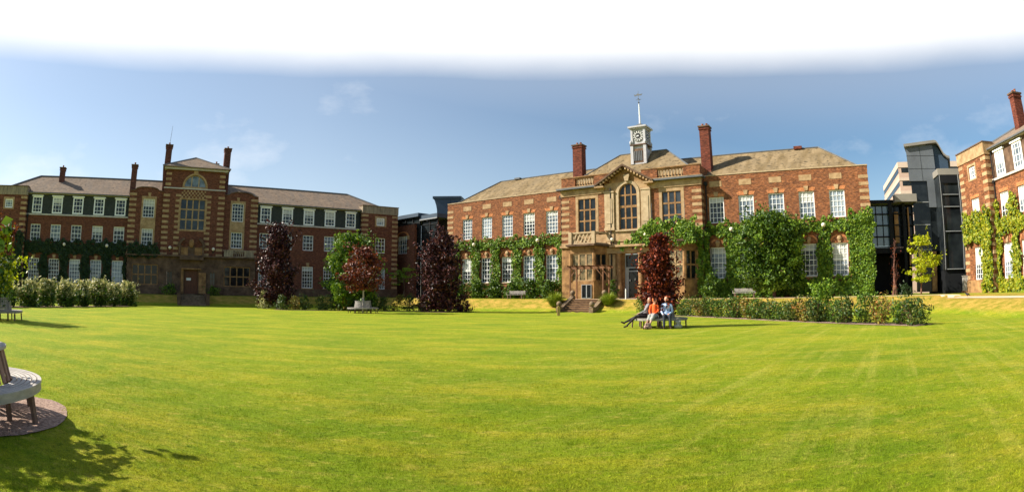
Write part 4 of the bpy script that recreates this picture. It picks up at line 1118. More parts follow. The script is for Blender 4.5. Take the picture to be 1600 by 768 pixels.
for rz in (0, math.pi / 2, -math.pi / 2):
    cf = MB(); n = 28
    cf.prism([(.62 * math.cos(2 * math.pi * k / n), .62 * math.sin(2 * math.pi * k / n)) for k in range(n)], -.05, 0)
    d = cf.build('clock_face', M['clock_face'], CT); d.location = (0, -w - .02, 3.12)
    if rz: d.location = (math.sin(rz) * (w + .02), -math.cos(rz) * (w + .02), 3.12); d.rotation_euler = (0, 0, rz)
    nb = MB()
    for k in range(12):
        a = 2 * math.pi * k / 12; c, s2 = math.sin(a), math.cos(a)
        for o in (-.04, .04):
            p = (c * .38 + s2 * o, s2 * .38 - c * o); q = (c * .56 + s2 * o, s2 * .56 - c * o)
            dx, dz = s2 * .028, -c * .028
            nb.prism([(p[0] - dx, p[1] - dz), (p[0] + dx, p[1] + dz), (q[0] + dx, q[1] + dz), (q[0] - dx, q[1] - dz)], -.065, -.052)
    for r0, r1 in ((.575, .61), (.0, .33)):
        for k in range(24):
            t0, t1 = 2 * math.pi * k / 24, 2 * math.pi * (k + 1) / 24
            nb.prism([(rr * math.cos(t), rr * math.sin(t)) for rr, t in ((r1, t0), (r1, t1), (r0, t1), (r0, t0))], -.064, -.053)
    nu = nb.build('numerals', M['black'], CT); nu.location = d.location; nu.rotation_euler = d.rotation_euler
    hb = MB()
    for ang, ln, wd in ((math.radians(283), .30, .04), (math.radians(235), .48, .028)):
        c, s2 = math.sin(ang), math.cos(ang)
        hb.prism([(-s2 * wd - c * .1, c * wd - s2 * .1), (s2 * wd - c * .1, -c * wd - s2 * .1), (c * ln, s2 * ln)], -.085, -.072)
    hb.tube((0, -.09, 0), (0, -.06, 0), .06, .06, 10); hn = hb.build('hands', M['white'], CT); hn.location = d.location; hn.rotation_euler = d.rotation_euler
mb = MB(); mb.tube((0, 0, 4.65), (0, 0, 7.05), .10, .05, 8); mb.lathe([(.0, 0), (.12, .08), (.12, .16), (0, .24)], (0, 0, 4.75), 10); mb.build('flagpole', M['white'], CT)
mb = MB(); mb.tube((0, 0, 7.05), (0, 0, 8.6), .035, .02, 6); mb.lathe([(.0, 0), (.11, .1), (0, .2)], (0, 0, 7.1), 8)
mb.tube((-.32, 0, 7.55), (.32, 0, 7.55), .025, .025, 6); mb.tube((0, -.32, 7.62), (0, .32, 7.62), .025, .025, 6)
mb.prism([(-.45, 8.0), (-.15, 8.05), (.35, 8.02), (.5, 8.2), (.2, 8.16), (-.1, 8.3), (-.3, 8.14), (-.5, 8.25)], -.02, .02)
mb.build('weather_vane', M['lead'], CT)

# ---------------- modern glass link and metal tower between main and right buildings
RLc = Vector((36.55, 39.65, 0)); RLaz = -0.494
GL = empty('glass_link', RLc, RLaz); tag(GL, 'low dark-framed glazed link between the red hall and the grey metal tower', 'glazed link')
mb = MB(); mb.box(-6.5, 0.6, 4.2, 10, 10.0, 10.35); mb.build('roof', M['frame_dark'], GL)
mb = MB(); mb.box(-2.0, 0.45, 3.2, 4.15, 10.0, 10.75); mb.build('fascia', M['fascia'], GL)
mb = MB(); mb.box(-6.5, -2.3, 4.6, 4.66, 5.9, 9.9); mb.build('pane', M['glass_sky'], GL)
mb = MB(); mb.box(-2.3, 0.3, 4.9, 4.96, 5.9, 9.9); mb.build('pane', M['glass_tint'], GL)
mb = MB(); mb.box(-6.5, 0.5, 7.5, 7.6, 1.0, 5.6); mb.build('undercroft_wall', M['frame_dark'], GL)
mb = MB()
for x in np.arange(-6.1, .3, .72): mb.box(x - .04, x + .04, 4.5, 4.58, 5.9, 9.9)
for z in (5.8, 6.8, 7.9, 9.0, 9.85): mb.box(-6.5, .3, 4.42, 4.5, z - .06, z + .06)
mb.box(-6.5, .5, 4.3, 9.8, 5.2, 5.72); mb.box(-2.6, -2.2, 4.0, 4.4, 1.0, 9.95); mb.box(-1.1, -.8, 4.0, 4.4, 1.0, 9.95)
mb.build('frame', M['frame_dark'], GL)
mb = MB(); mb.box(-1.95, -1.5, 4.45, 4.85, 6.2, 9.2); mb.box(-.45, -.3, 4.4, 4.6, 4.0, 9.6); mb.build('pier', M['stone_warm'], GL)

def skew(mb, k, y0):
    mb.v = [(x + k * max(0, y - y0), y, z) for x, y, z in mb.v]; return mb
TW = empty('metal_clad_tower', RLc, RLaz); tag(TW, 'tall grey metal-clad stair tower with a swooping roof, right of the red hall', 'tower')
TW.location.z = 0.42
mb = MB()
prof = [(0.0, 11.7), (3.15, 11.7), (3.15, 15.35), (0.0, 15.35)]
mb.box(0.0, 3.15, 4.0, 9.5, 11.7, 15.3); mb.box(2.0, 2.85, 4.0, 9.5, 9.1, 11.7)
skew(mb, .32, 4.0).build('cladding', M['clad'], TW)
mb = MB()
for z in (12.9, 14.2): mb.box(0.0, 3.15, 3.985, 3.998, z, z + .025)
mb.box(1.55, 1.575, 3.985, 3.998, 11.7, 15.3); mb.build('panel_joint', M['frame_dark'], TW)
mb = MB()            # roof sheet: flat, then swooping down to the right
top = [(-0.25, 15.35), (3.3, 15.75), (3.55, 15.7), (3.8, 15.4), (4.05, 14.9), (4.3, 14.45), (4.6, 14.2), (4.95, 14.1)]
low = [(x, z - (.28 if i < 2 else .22)) for i, (x, z) in enumerate(top)]
for i in range(len(top) - 1): mb.prism([low[i], low[i + 1], top[i + 1], top[i]], 3.7, 9.7)
skew(mb, .32, 4.0).build('roof', M['fascia'], TW)
mb = MB(); mb.prism([(3.17, 11.7), (4.75, 11.7), (4.75, 13.8), (4.35, 14.05), (4.1, 14.4), (3.8, 15.0), (3.5, 15.35), (3.17, 15.4)], 4.3, 9.4); skew(mb, .32, 4.0).build('side_glazing', M['clad_blue'], TW)
mb = MB(); mb.box(0.15, 2.0, 4.2, 9.4, 1.0, 11.7); mb.box(2.0, 2.85, 4.25, 9.4, 4.9, 9.1); skew(mb, .32, 4.0).build('pane', M['glass_dark'], TW)
mb = MB()
for z in (5.0, 7.4, 9.6): mb.box(.15, 2.0, 4.12, 4.19, z, z + .07)
mb.build('transom', M['frame_grey'], TW)
mb = MB(); mb.box(1.95, 2.5, 4.0, 4.6, 1.0, 4.85); mb.build('brick_pier', M['stone_warm'], TW)

SB = empty('glass_stair_block', RLc, RLaz); tag(SB, 'dark glazed stair block with pale curved fascia against the orange brick range', 'glazed block')
SB.location = SB.location + D_(RLaz) * 0.5 + Vector((0, 0, .4))
pl = [(2.35, 9), (2.35, 2.0), (4.65, 2.0), (5.6, 3.2), (6.9, 5.2), (6.9, 9)]
mb = MB(); mb.prism(pl, 3.0, 11.9, 'z'); mb.build('glazing', M['glass_tint'], SB)
mb = MB(); mb.prism([(2.25, 9), (2.25, 1.9), (4.7, 1.85), (5.7, 3.05), (7.0, 5.1), (7.0, 9)], 11.9, 12.5, 'z'); mb.build('fascia', M['fascia'], SB)
mb = MB(); mb.prism([(2.4, 9), (2.4, 2.1), (4.6, 2.1), (5.6, 3.3), (6.9, 5.3), (6.9, 9)], 0.4, 3.0, 'z'); mb.build('base_wall', M['frame_dark'], SB)
mb = MB()
mb.box(2.3, 2.55, 1.88, 1.995, 3.0, 11.9); mb.box(4.4, 4.6, 1.88, 1.995, 3.0, 11.9); mb.box(2.55, 4.4, 1.88, 1.995, 11.1, 11.9)
for z in (9.95, 8.8, 6.5, 3.0): mb.box(2.55, 4.4, 1.9, 1.995, z, z + .12)
mb.build('frame', M['frame_dark'], SB)
mb = MB(); segs = [((4.65, 2.0), (5.6, 3.2)), ((5.6, 3.2), (6.9, 5.2))]
for (p, q) in segs:
    for z in (3.0, 4.6, 6.4, 8.2, 9.9, 11.2):
        mb.tube((p[0] + .03, p[1] - .05, z), (q[0] + .03, q[1] - .05, z), .04, .04, 4)
    for t in (0, .5): mb.tube((p[0] + (q[0] - p[0]) * t + .03, p[1] + (q[1] - p[1]) * t - .05, 3.0), (p[0] + (q[0] - p[0]) * t + .03, p[1] + (q[1] - p[1]) * t - .05, 11.9), .055, .055, 4)
mb.build('mullion', M['frame_grey'], SB)
mb = MB()
for z in (9.95, 8.8, 6.5, 3.0): mb.box(2.55, 4.4, 1.87, 1.898, z + .03, z + .09)
mb.box(4.47, 4.55, 1.85, 1.878, 3.0, 11.9); mb.box(2.35, 2.4, 1.85, 1.878, 3.0, 11.9); mb.build('cover_strip', M['frame_grey'], SB)
UC = MB(); UC.box(-.42, .42, -.3, .3, 0.25, 1.55); UC.box(-.46, .46, -.34, .34, 1.55, 1.62); UC.box(-.01, .01, -.305, -.3, .3, 1.5)
uo = empty('utility_cabinet', at(RLc, RLaz, 4.55, .2, 1.15), RLaz); tag(uo, 'grey utility cabinet on a stone base beside the corner of the orange brick range', 'cabinet')
UC.build('cabinet', M['util'], uo); b_ = MB(); b_.box(-.5, .5, -.38, .38, -.1, .25); b_.build('base', M['stone_warm'], uo)

# far pink office block
PK = empty('office_block', (74.9, 87.3, 0), math.radians(-30.9)); tag(PK, 'distant pink and cream banded office block behind the glazed link', 'building')
mb = MB(); mb.m = 0
mb.prism([(0, 0), (22, 0), (22, 26), (0, 26)], 0, 25.49, 'z')
mb.build('wall', M['pink'], PK)
mb = MB()
for k in range(8):
    z = 24.5 - 2.6 * k
    mb.box(-.05, -.01, .2, 25.8, z, z + .95); mb.box(.6, 21.5, -.05, -.01, z, z + .95)
mb.build('window_band', M['glass_dark'], PK)
mb = MB()
for k in range(1, 8):
    z = 25.5 - 2.6 * k
    mb.box(-.08, 22, -.08, -.055, z, z + .6); mb.box(-.08, -.055, -.05, 26, z, z + .6)
mb.box(-.1, 22.3, -.1, 26.3, 25.5, 26.6)
mb.build('pale_band', M['pink_pale'], PK)

# ---------------- link and blue tower between left and main buildings
LLc = Vector((-12.2, 74.1, 0)); LLaz = -0.7477
GB = empty('glass_link', LLc, LLaz); tag(GB, 'dark glazed link with reflected brickwork between the shaded range and the blue tower', 'glazed link')
mb = MB(); mb.box(-9.5, -2.6, 2.0, 2.2, 1.0, 12.46); mb.build('glazing', M['glass_tint'], GB)
mb = MB(); mb.box(-2.55, 1.0, 2.2, 2.4, 1.0, 12.0); mb.build('glazing', M['glass_tint'], GB)
mb = MB(); mb.box(-10, -2.6, 1.6, 9, 12.45, 12.95); mb.box(-2.6, 1.2, 1.9, 9, 12.0, 12.55); mb.build('roof', M['clad_blue'], GB)
mb = MB(); mb.box(-2.6, 1.2, 1.85, 1.9, 11.85, 12.0); mb.build('gutter', M['frame_grey'], GB)
mb = MB()
for x in (-9.3, -7.6, -5.9, -4.2, -2.62): mb.box(x - .07, x + .07, 1.88, 1.99, 1.0, 12.4)
for z in (3.9, 6.8, 9.6, 11.6): mb.box(-9.5, -2.6, 1.9, 1.99, z - .07, z + .07)
for x in (-2.4, -.6, 1.0): mb.box(x - .05, x + .05, 2.1, 2.19, 1.0, 12.0)
for z in (4, 7.0, 9.3, 10.2, 11.2): mb.box(-2.5, 1.0, 2.12, 2.19, z - .05, z + .05)
mb.build('frame', M['frame_dark'], GB)
BK = MB(); wall_face(BK, -8.6, -3.2, 1.0, 11.4, 1.5, [(-7.1, -4.9, 7.4, 9.9)], .15); BK.quad((-3.2, 1.5, 1), (-3.2, 1.9, 1), (-3.2, 1.9, 11.4), (-3.2, 1.5, 11.4))  # reflection in the glass, built as a solid wall with a window
BK.build('wall', M['brick_shaded'], GB)
window(GB, -6.0, 7.4, 2.2, 2.5, 1.5, 5, 4, 'glass_dark')
mb = MB()
for k in range(10):
    t0, t1 = math.pi * k / 10, math.pi * (k + 1) / 10
    mb.prism([(-6 + rr * math.cos(t), 9.9 + .45 * rr * math.sin(t)) for rr, t in ((1.5, t0), (1.5, t1), (1.1, t1), (1.1, t0))], 1.46, 1.499)
mb.build('window_arch', M['brick_orange'], GB)
mb = MB(); mb.box(-7.6, -7.12, 1.47, 1.499, 9.4, 9.9); mb.box(-4.88, -4.4, 1.47, 1.499, 9.4, 9.9); mb.box(-7.6, -7.12, 1.47, 1.499, 8.0, 8.3); mb.box(-4.88, -4.4, 1.47, 1.499, 8.0, 8.3); mb.build('reflected_block', M['stone'], GB)
TB = empty('metal_clad_tower', (-8.96, 79.5, 0), -0.10); tag(TB, 'dark blue metal-clad tower with flared edge behind the left end of the red hall', 'tower')
mb = MB()
fl = [(-1.75, 1.0), (-1.75, 13.0), (-1.80, 13.8), (-1.92, 14.4), (-2.12, 15.0), (-2.3, 15.35), (1.75, 15.3), (1.9, 14.3), (2.0, 1.0)]
mb.prism(fl, 0.0, 5.0); mb.build('cladding', M['clad_blue'], TB)
mb = MB(); mb.prism([(-2.42, 15.36), (1.75, 15.3), (1.75, 15.62), (-2.42, 15.7)], -.15, 5.1); mb.build('roof', M['clad_blue'], TB)
mb = MB()
for z in (5, 8, 10.6, 13.0): mb.box(-1.74, 1.95, -.015, -.003, z, z + .03)
mb.box(.2, .23, -.015, -.003, 1, 15.2); mb.build('panel_joint', M['frame_dark'], TB)
# ------------------------------------------------------------------ paths and beds
def meet(c1, a1, o1, c2, a2, o2):
    p = c1 + N_(a1) * o1; q = c2 + N_(a2) * o2; d = D_(a1); e = D_(a2)
    det = d.x * -e.y + e.x * d.y; w = q - p
    t = (w.x * -e.y + e.x * w.y) / det
    r = p + d * t
    return (r.x, r.y)
k1 = meet(MAIN_C, MAIN_AZ, 4.6, RC, RIGHT_AZ, 6.0)
pa = M_at(-4.5, 4.6); pe = RC + N_(RIGHT_AZ) * 6.0 + D_(RIGHT_AZ) * 45
strip('path', [(pa.x, pa.y), k1, (pe.x, pe.y)], 1.7, M['path'])
a = M_at(.5, 4.6); b = M_at(.5, 1.3); strip('path', [(a.x, a.y), (b.x, b.y)], 2.6, M['paving'], dz=0.018)
BEDR = [(9.9, 43.5), (12.9, 37.6), (14.6, 30.5), (16.0, 24.4), (17.6, 19.0)]
BEDL = [(-22.5, 50.2), (-16, 51.6), (-9, 53.2), (-4.2, 54.0)]
strip('flower_bed_soil', BEDR, 1.7, M['mulch'])
strip('flower_bed_soil', BEDL, 1.8, M['soil'])
strip('flower_bed_soil', [(-37.8, 25.5), (-37.9, 36), (-38.1, 46.5)], 2.4, M['soil'])
patch('tree_pit_gravel', -6.35, 3.65, 1.66, 1.62, 0, M['mulch'])
patch('tree_pit_gravel', -6.5, 51.0, 2.0, 1.5, 0, M['soil'])

# ------------------------------------------------------------------ ivy
def ivy(name, c, az, rects, material, label, dens=85, leaf=0.19, second=None, frac=0.3, group=None, stems=True):
    u0 = rects[0][0]; base_ = at(c, az, u0, 0, gz(*(at(c, az, u0, 0).xy)))
    t = empty(name, base_, az); tag(t, label, 'ivy', group)
    P = []; 
    for r in rects:
        a, b, z0, z1, off = r[:5]; n = int((b - a) * (z1 - z0) * dens * 2.8)
        u = RNG.uniform(a, b, n); z = RNG.uniform(z0, z1, n)
        # ragged edges and bulging masses
        wob = 0.16 * np.sin(u * 3.1 + z * 1.7) + 0.12 * np.sin(u * 7.3 - z * 2.9) + RNG.normal(0, .07, n)
        z = np.where(z > z1 - .35, z + wob * 1.3, z); z = np.where(z < z0 + .25, z + wob * .7, z)
        u = np.where((u > b - .2) | (u < a + .2), u + wob * .7, u)
        bul = 0.16 + 0.13 * np.sin(u * 2.3 + 1.3 * np.sin(z * 1.9)) * np.cos(z * 2.1 + u) + 0.08 * np.sin(u * 6.1 + z * 5.3)
        o = off + np.abs(bul) + RNG.uniform(0, .10, n)
        P.append(np.stack([u - u0, -o, z - base_.z], 1))
    P = np.concatenate(P); nr = np.tile(np.array([[0, -1.0, 0.45]]), (len(P), 1))
    if second:
        k = RNG.random(len(P)) < frac
        k |= (np.sin(P[:, 0] * 1.3) * np.sin(P[:, 2] * 1.9 + 1) > .55) & (RNG.random(len(P)) < .6)
        leaf_object('leaves', P[~k], leaf, M[material], t, nr[~k], 0.75, 0.85); leaf_object('sunlit_shoots', P[k] + np.array([0, -.06, .02]), leaf, M[second], t, nr[k], 0.8, 0.8)  # brighter leaf colour mixed in to give the ivy a sunlit look
    else: leaf_object('leaves', P, leaf, M[material], t, nr, 0.75, 0.85)
    if stems:
        mb = MB()
        for r in rects:
            a, b, z0, z1, off = r[:5]
            if z0 > 3 : continue
            for i in range(max(1, int((b - a) / 1.2))):
                x = random.uniform(a + .1, b - .1) - u0; zz = z0 - base_.z - .1
                while zz < z1 - base_.z - .4:
                    x2 = x + random.uniform(-.15, .15); mb.tube((x, -off - .04, zz), (x2, -off - .04, zz + .8), .03, .025, 5, False); x = x2; zz += .8
        if mb.v: mb.build('stem', M['bark'], t)
    return t
wl = [-(9.28 + 3 * i) for i in range(5)]; wr_ = [9.28 + 3 * i for i in range(5)]
ivy('climbing_ivy', MAIN_C, MAIN_AZ, [(-24.45, -7.6, 6.98, 8.1, 0.02)] + [(w + .84, w + 2.12, 1.8, 7.0, 0.02) for w in wl[1:]] + [(-24.45, -22.25, 1.3, 7.0, .02), (-8.45, -7.5, 1.6, 7.0, .02)],
    'ivy', 'bright green ivy between the left wing windows of the sunlit red hall', second='green_mid', frac=.4)
ivy('climbing_ivy', MAIN_C, MAIN_AZ, [(8.15, 24.6, 7.0, 8.2, 0.02), (8.1, 8.45, 1.3, 7.0, .02), (22.2, 24.68, 1.3, 8.75, .05), (19.1, 20.5, 1.3, 7.0, .02), (16.1, 17.5, 1.3, 7.0, .02), (10.1, 11.5, 1.3, 7.0, .02), (8.4, 24.5, 1.3, 2.85, .1)],
    'ivy', 'thick green ivy covering the right wing of the sunlit red hall', dens=110, second='green_mid', frac=.3)
ivy('climbing_ivy', MAIN_C, MAIN_AZ, [(1.0, 8.2, 6.35, 7.9, 1.35), (2.9, 7.9, 6.15, 8.45, 2.95), (7.9, 8.6, 1.3, 7.2, .6), (-.6, 1.6, 6.3, 6.75, 1.45), (7.5, 8.15, 1.4, 6.6, 1.0)],
    'ivy', 'ivy heaped over the stone balcony to the right of the hall entrance', dens=120, second='green_mid', frac=.45)
lw = [-(9.9 + 3 * i) for i in range(5)]
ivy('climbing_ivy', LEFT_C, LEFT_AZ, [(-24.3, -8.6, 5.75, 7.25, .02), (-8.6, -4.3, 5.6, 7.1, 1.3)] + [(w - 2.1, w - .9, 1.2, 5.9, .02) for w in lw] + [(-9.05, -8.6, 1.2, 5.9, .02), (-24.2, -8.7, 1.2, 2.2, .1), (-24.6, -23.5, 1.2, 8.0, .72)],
    'ivy_dark', 'dark ivy in shade wrapping the lower windows of the shaded brick range', dens=110, leaf=.2)
ivy('climbing_ivy', RIGHT_C, RIGHT_AZ, [(-28.6, -23.3, 5.5, 8.0, .72), (-25.2, -23.3, 1.2, 5.6, .72), (-23.4, -8.0, 5.9, 7.05, .02)] + [(w - 2.1, w - .85, 1.2, 5.95, .02) for w in lw] + [(-23.3, -8.0, 1.2, 2.3, .05), (-23.4, -22.75, 5.9, 8.6, .02), (-21.1, -19.7, 7.0, 8.6, .02), (-18.1, -16.7, 7.0, 8.6, .02), (-24.0, -23.3, 7.0, 8.8, .02)],
    'ivy', 'yellow-green ivy on the sunlit brick range at the right edge', dens=120, leaf=.18, second='ivy_yellow', frac=.45)

# ------------------------------------------------------------------ trees and shrubs
def bush(name, x, y, H, R, material, label, cat='shrub', group=None, n=700, leaf=.13, bark='bark', clumps=14, **k):
    return tree(name, x, y, label, cat, M[material], M[bark], H, R, k.pop('h0', 0.08), k.pop('prof', dome), n=n, leaf=leaf, clumps=clumps, cr=.38, trunk_r=.03, group=group, nb=3, fill=.35, **k)

tree('copper_beech', -23.6, 53.2, 'tall dark purple tree with pink-edged leaves, the left one, in front of the shaded range', 'tree', M['purple'], M['bark'], 8.3, 2.3, .4, column, n=19000, leaf=.21, clumps=90, cr=.26, fill=.5)
tree('copper_beech', -6.4, 51.1, 'broad dark purple tree growing at the left end of the sunlit red hall', 'tree', M['purple'], M['bark'], 7.3, 2.15, .25, lambda t: min(1, .75 + t) * (1 - max(0, t - .5) ** 1.7 * 2.3), n=17000, leaf=.21, clumps=100, cr=.25, fill=.5)
bush('viburnum_bush', -7.9, 50.6, 1.5, .85, 'purple', 'low purple shrub at the left foot of the broad purple tree', n=1100)
bush('viburnum_bush', -4.5, 51.4, 1.6, .9, 'purple', 'low purple shrub at the right foot of the broad purple tree', n=1100)
bush('viburnum_bush', -24.6, 51.9, 1.7, .8, 'cream', 'pale flowering shrub at the foot of the left purple tree', n=900)
gs = tree('green_shrub', -15.35, 53.0, 'large round green shrub behind the tree bench in front of the shaded range', 'shrub', M['green'], M['bark'], 7.0, 2.85, .15, lambda t: min(1, .72 + t * 1.2) * math.sqrt(max(0, 1 - max(0, t - .35) ** 2 * 2.2)), n=16000, leaf=.24, clumps=100, cr=.22, fill=.4)
P, nr, cc = crown_pts(12000, lambda t: math.sqrt(max(0, 1 - t * t * .8)), .9, 7.0, 2.95, 70, .22, fill=0); leaf_object('young_leaves', P, .24, M['green_mid'], gs, nr)
tree('red_maple', -12.25, 45.4, 'small red-leaved tree growing through the round bench before the green shrub', 'tree', M['redleaf'], M['bark_pale'], 5.3, 1.95, 2.0, lambda t: .35 + .75 * math.sin(math.pi * min(1, t * .85 + .12)), n=5200, leaf=.2, clumps=42, cr=.27, trunk_r=.07, fill=.3)
t5 = tree('red_plum', 6.75, 25.3, 'narrow dark red tree rising from the bench where three people sit', 'tree', M['redpurple'], M['bark'], 4.2, 1.15, .7, lambda t: (1.0 - .55 * t) * min(1, .75 + t * 2), n=13000, leaf=.13, clumps=80, cr=.30, trunk_r=.06, fill=.6)
t6 = M_at(15.1, 2.2)
t6_ = tree('climbing_hydrangea', t6.x, t6.y, 'huge leafy green tree against the right wing of the red hall', 'tree', M['green'], M['bark_red'], 7.3, 3.5, .8, lambda t: min(1, .82 + t) * math.sqrt(max(0.02, 1 - max(0, t - .55) ** 2 * 4.2)), n=26000, leaf=.22, clumps=150, cr=.20, trunk_r=.14, ex=(1, .55), fill=.35)
P, nr, cc = crown_pts(9000, lambda t: min(1, .82 + t) * math.sqrt(max(0.02, 1 - max(0, t - .55) ** 2 * 4.2)), 1.0, 7.4, 3.45, 80, .16, ex=(1, .6), fill=0); leaf_object('young_leaves', P, .22, M['green_mid'], t6_, nr)
t7 = at(RLc, RLaz, -.75, 1.6)
tree('japanese_maple', t7.x, t7.y, 'small lime-green maple with layered branches in front of the dark glass blocks', 'tree', M['lime'], M['bark_red'], 4.9, 1.75, 1.2, lambda t: .45 + .6 * math.sin(math.pi * min(1, t + .1)) ** .8, n=3800, leaf=.19, clumps=30, cr=.36, squash=.28, trunk_r=.07, fill=.03, tilt=.6)
tree('bench_tree', -22.7, 16.6, 'small tree at the left edge with lime leaves turning red at the top', 'tree', M['lime'], M['bark'], 4.0, 1.25, 1.35, lambda t: .6 + .4 * math.sin(math.pi * t), n=2600, leaf=.17, clumps=34, cr=.34, fill=.2)
P, nr, cc = crown_pts(900, lambda t: .8, 2.9, 4.1, 1.2, 12, .4)
red = leaf_object('red_shoots', P, .16, M['redleaf'], None, nr); red.parent = bpy.data.objects['bench_tree']
P, nr, cc = crown_pts(1500, lambda t: .9, .9, 2.6, 1.15, 16, .4)
red = leaf_object('inner_leaves', P, .16, M['green'], None, nr); red.parent = bpy.data.objects['bench_tree']
tree('young_tree', -6.25, 3.25, 'young tree in the near round bench, throwing shade over the lawn corner', 'tree', M['green'], M['bark'], 2.4, .82, .85, lambda t: .75 + .25 * math.sin(math.pi * t), n=2600, leaf=.15, clumps=16, cr=.46, trunk_r=.045, fill=.15, lean=(-.15, -.12))
# bare climbing stems by the glass link
sx = at(RLc, RLaz, -3.6, 2.5)
s_ = empty('bare_climber', (sx.x, sx.y, gz(sx.x, sx.y) - .05)); tag(s_, 'thin reddish bare-stemmed climber beside the ivy-clad corner of the red hall', 'shrub')
mb = MB()
for i in range(7):
    a = random.uniform(0, 6.28); p = Vector((.35 * math.cos(a), .25 * math.sin(a), 0)); h = random.uniform(1.6, 3.2) if i > 2 else 4.6
    q = Vector((random.uniform(-.15, .25), random.uniform(-.1, .1), h * .5)); r = Vector((random.uniform(-.1, .45), 0, h))
    mb.tube(p, q, .035, .025, 6); mb.tube(q, r, .025, .01, 6)
    for j in range(5):
        s0 = q.lerp(r, random.random()); mb.tube(s0, s0 + Vector((random.uniform(-.3, .3), random.uniform(-.2, .2), random.uniform(.1, .35))), .014, .006, 4)
mb.build('stem', M['bark_red'], s_)
P = np.stack([RNG.normal(.15, .28, 130), RNG.normal(0, .2, 130), RNG.uniform(.6, 4.5, 130)], 1); leaf_object('leaves', P, .13, M['redleaf'], s_)

# flowering hedge on the left: nine bushes
hl = ['at its left end beside the tree bench', 'second from the left end', 'third from the left end', 'fourth from the left end', 'in the middle of the row', 'fourth from the right end', 'third from the right end', 'second from the right end', 'at its right end nearest the stone steps']
for i in range(9):
    y = 26.3 + i * 2.45; x = -38.0 + random.uniform(-.3, .3)
    n_ = bush('variegated_bush', x, y, random.uniform(1.75, 2.35), random.uniform(1.0, 1.25), 'cream', 'cream-leaved bush of the left hedge, ' + hl[i], group='cream-leaved hedge bushes', n=3200, leaf=.2, clumps=22, h0=.9, prof=lambda t: 1 - .5 * t)
    P, nr, cc = crown_pts(2000, lambda t: 1 - .1 * t, .1, 1.4, 1.15, 16, .4, fill=.5); leaf_object('lower_leaves', P, .2, M['green'], n_, nr)
# pink-tinged low bushes right of the tree bench etc: left bed
def along(pts, s):
    tot = sum((Vector(b) - Vector(a)).length for a, b in zip(pts[:-1], pts[1:])); d = s * tot
    for a, b in zip(pts[:-1], pts[1:]):
        l = (Vector(b) - Vector(a)).length
        if d <= l: return Vector(a).lerp(Vector(b), d / l)
        d -= l
    return Vector(pts[-1])
ORD = ['first', 'second', 'third', 'fourth', 'fifth', 'sixth', 'seventh', 'eighth', 'ninth', 'tenth', 'eleventh', 'twelfth', 'thirteenth', 'fourteenth', 'fifteenth', 'sixteenth', 'seventeenth', 'eighteenth', 'nineteenth', 'twentieth', 'twenty-first', 'twenty-second', 'twenty-third', 'twenty-fourth']
NL = 15
for i in range(NL):
    p = along(BEDL, (i + .5) / NL); yel = i % 4 == 1
    bush('rose_bush', p.x + random.uniform(-.2, .2), p.y + random.uniform(-.2, .3), random.uniform(1.15, 1.55), random.uniform(.65, .9), 'yellowing' if yel else 'rose',
         ('yellowing' if yel else 'dark green') + ' rose bush in the bed before the shaded range, %s from left' % ORD[i], group='rose bushes in the left bed', n=800, leaf=.14)
NR = 24
for i in range(NR):
    p = along(BEDR, (i + .5) / NR); yel = i % 5 == 1
    rr = random.uniform(.72, 1.0)
    b_ = bush('rose_bush', p.x + random.uniform(-.2, .2), p.y + random.uniform(-.25, .25), random.uniform(1.0, 1.4), rr, 'yellowing' if yel else ('rose' if i % 2 else 'green'),
         ('yellow-tinged' if yel else 'green') + ' rose bush in the right bed, %s counting from the people' % ORD[i], group='rose bushes in the right bed', n=1300, leaf=.11, prof=lambda t: (.6 + .5 * t) if t < .7 else 1.0 - .9 * (t - .6))
    mb = MB()
    for k in range(6):
        a = random.uniform(0, 6.28); mb.tube((0, 0, 0), (rr * .9 * math.cos(a), rr * .9 * math.sin(a), random.uniform(.7, 1.2)), .012, .006, 4)
    mb.build('cane', M['bark_red'], b_)
bush('green_shrub', 16.3, 26.4, 1.95, 1.0, 'green_mid', 'tallest leafy green shrub in the right bed, in front of the ivy', n=2600, leaf=.13, clumps=30, prof=lambda t: 1 - .45 * t)
# shrubs at the foot of the hall's left wing
for i, u in enumerate((-21.2, -18.6, -16.2, -13.9, -11.2, -8.9)):
    p = M_at(u, 1.2)
    bush('wall_shrub', p.x, p.y, random.uniform(1.5, 1.95), random.uniform(1.2, 1.45), 'green', 'green shrub at the foot of the hall left wing, %s from left' % ORD[i], group='shrubs below the left wing windows', n=1900, leaf=.19, clumps=22, ex=(1, .75))
p = M_at(-1.0, 2.2); bush('wall_shrub', p.x, p.y, 1.8, .55, 'green', 'narrow green shrub between the pergola and the hall entrance', n=700, leaf=.14)
p = M_at(2.6, 2.3); bush('wall_shrub', p.x, p.y, 1.3, .45, 'green_mid', 'small green shrub right beside the hall entrance door', n=500, leaf=.13)
p = M_at(9.0, 2.0); bush('wall_shrub', p.x, p.y, 2.2, 1.1, 'green', 'dark green shrub behind the terrace bench on the right', n=1600, leaf=.18)
p = L_at(2.9, 2.4); bush('wall_shrub', p.x, p.y, 1.1, .8, 'ivy', 'low green shrub to the right of the brown double door', n=700, leaf=.16)
p = L_at(-2.7, 2.4); bush('wall_shrub', p.x, p.y, 1.2, 1.1, 'ivy', 'low green shrub to the left of the brown double door', n=900, leaf=.16)
p = at(LLc, LLaz, -1.5, 1.5); tree('maple_sapling', p.x, p.y, 'small green layered maple in the dark gap beside the broad purple tree', 'tree', M['green_mid'], M['bark'], 4.6, 1.9, 1.4, lambda t: .9, n=900, leaf=.2, clumps=14, cr=.33, squash=.25, fill=.0, tilt=.6)
p = at(RLc, RLaz, -2.0, .8); bush('wall_shrub', p.x, p.y, .9, .9, 'ivy_dark', 'low dark shrub in front of the undercroft of the glass link', n=500)

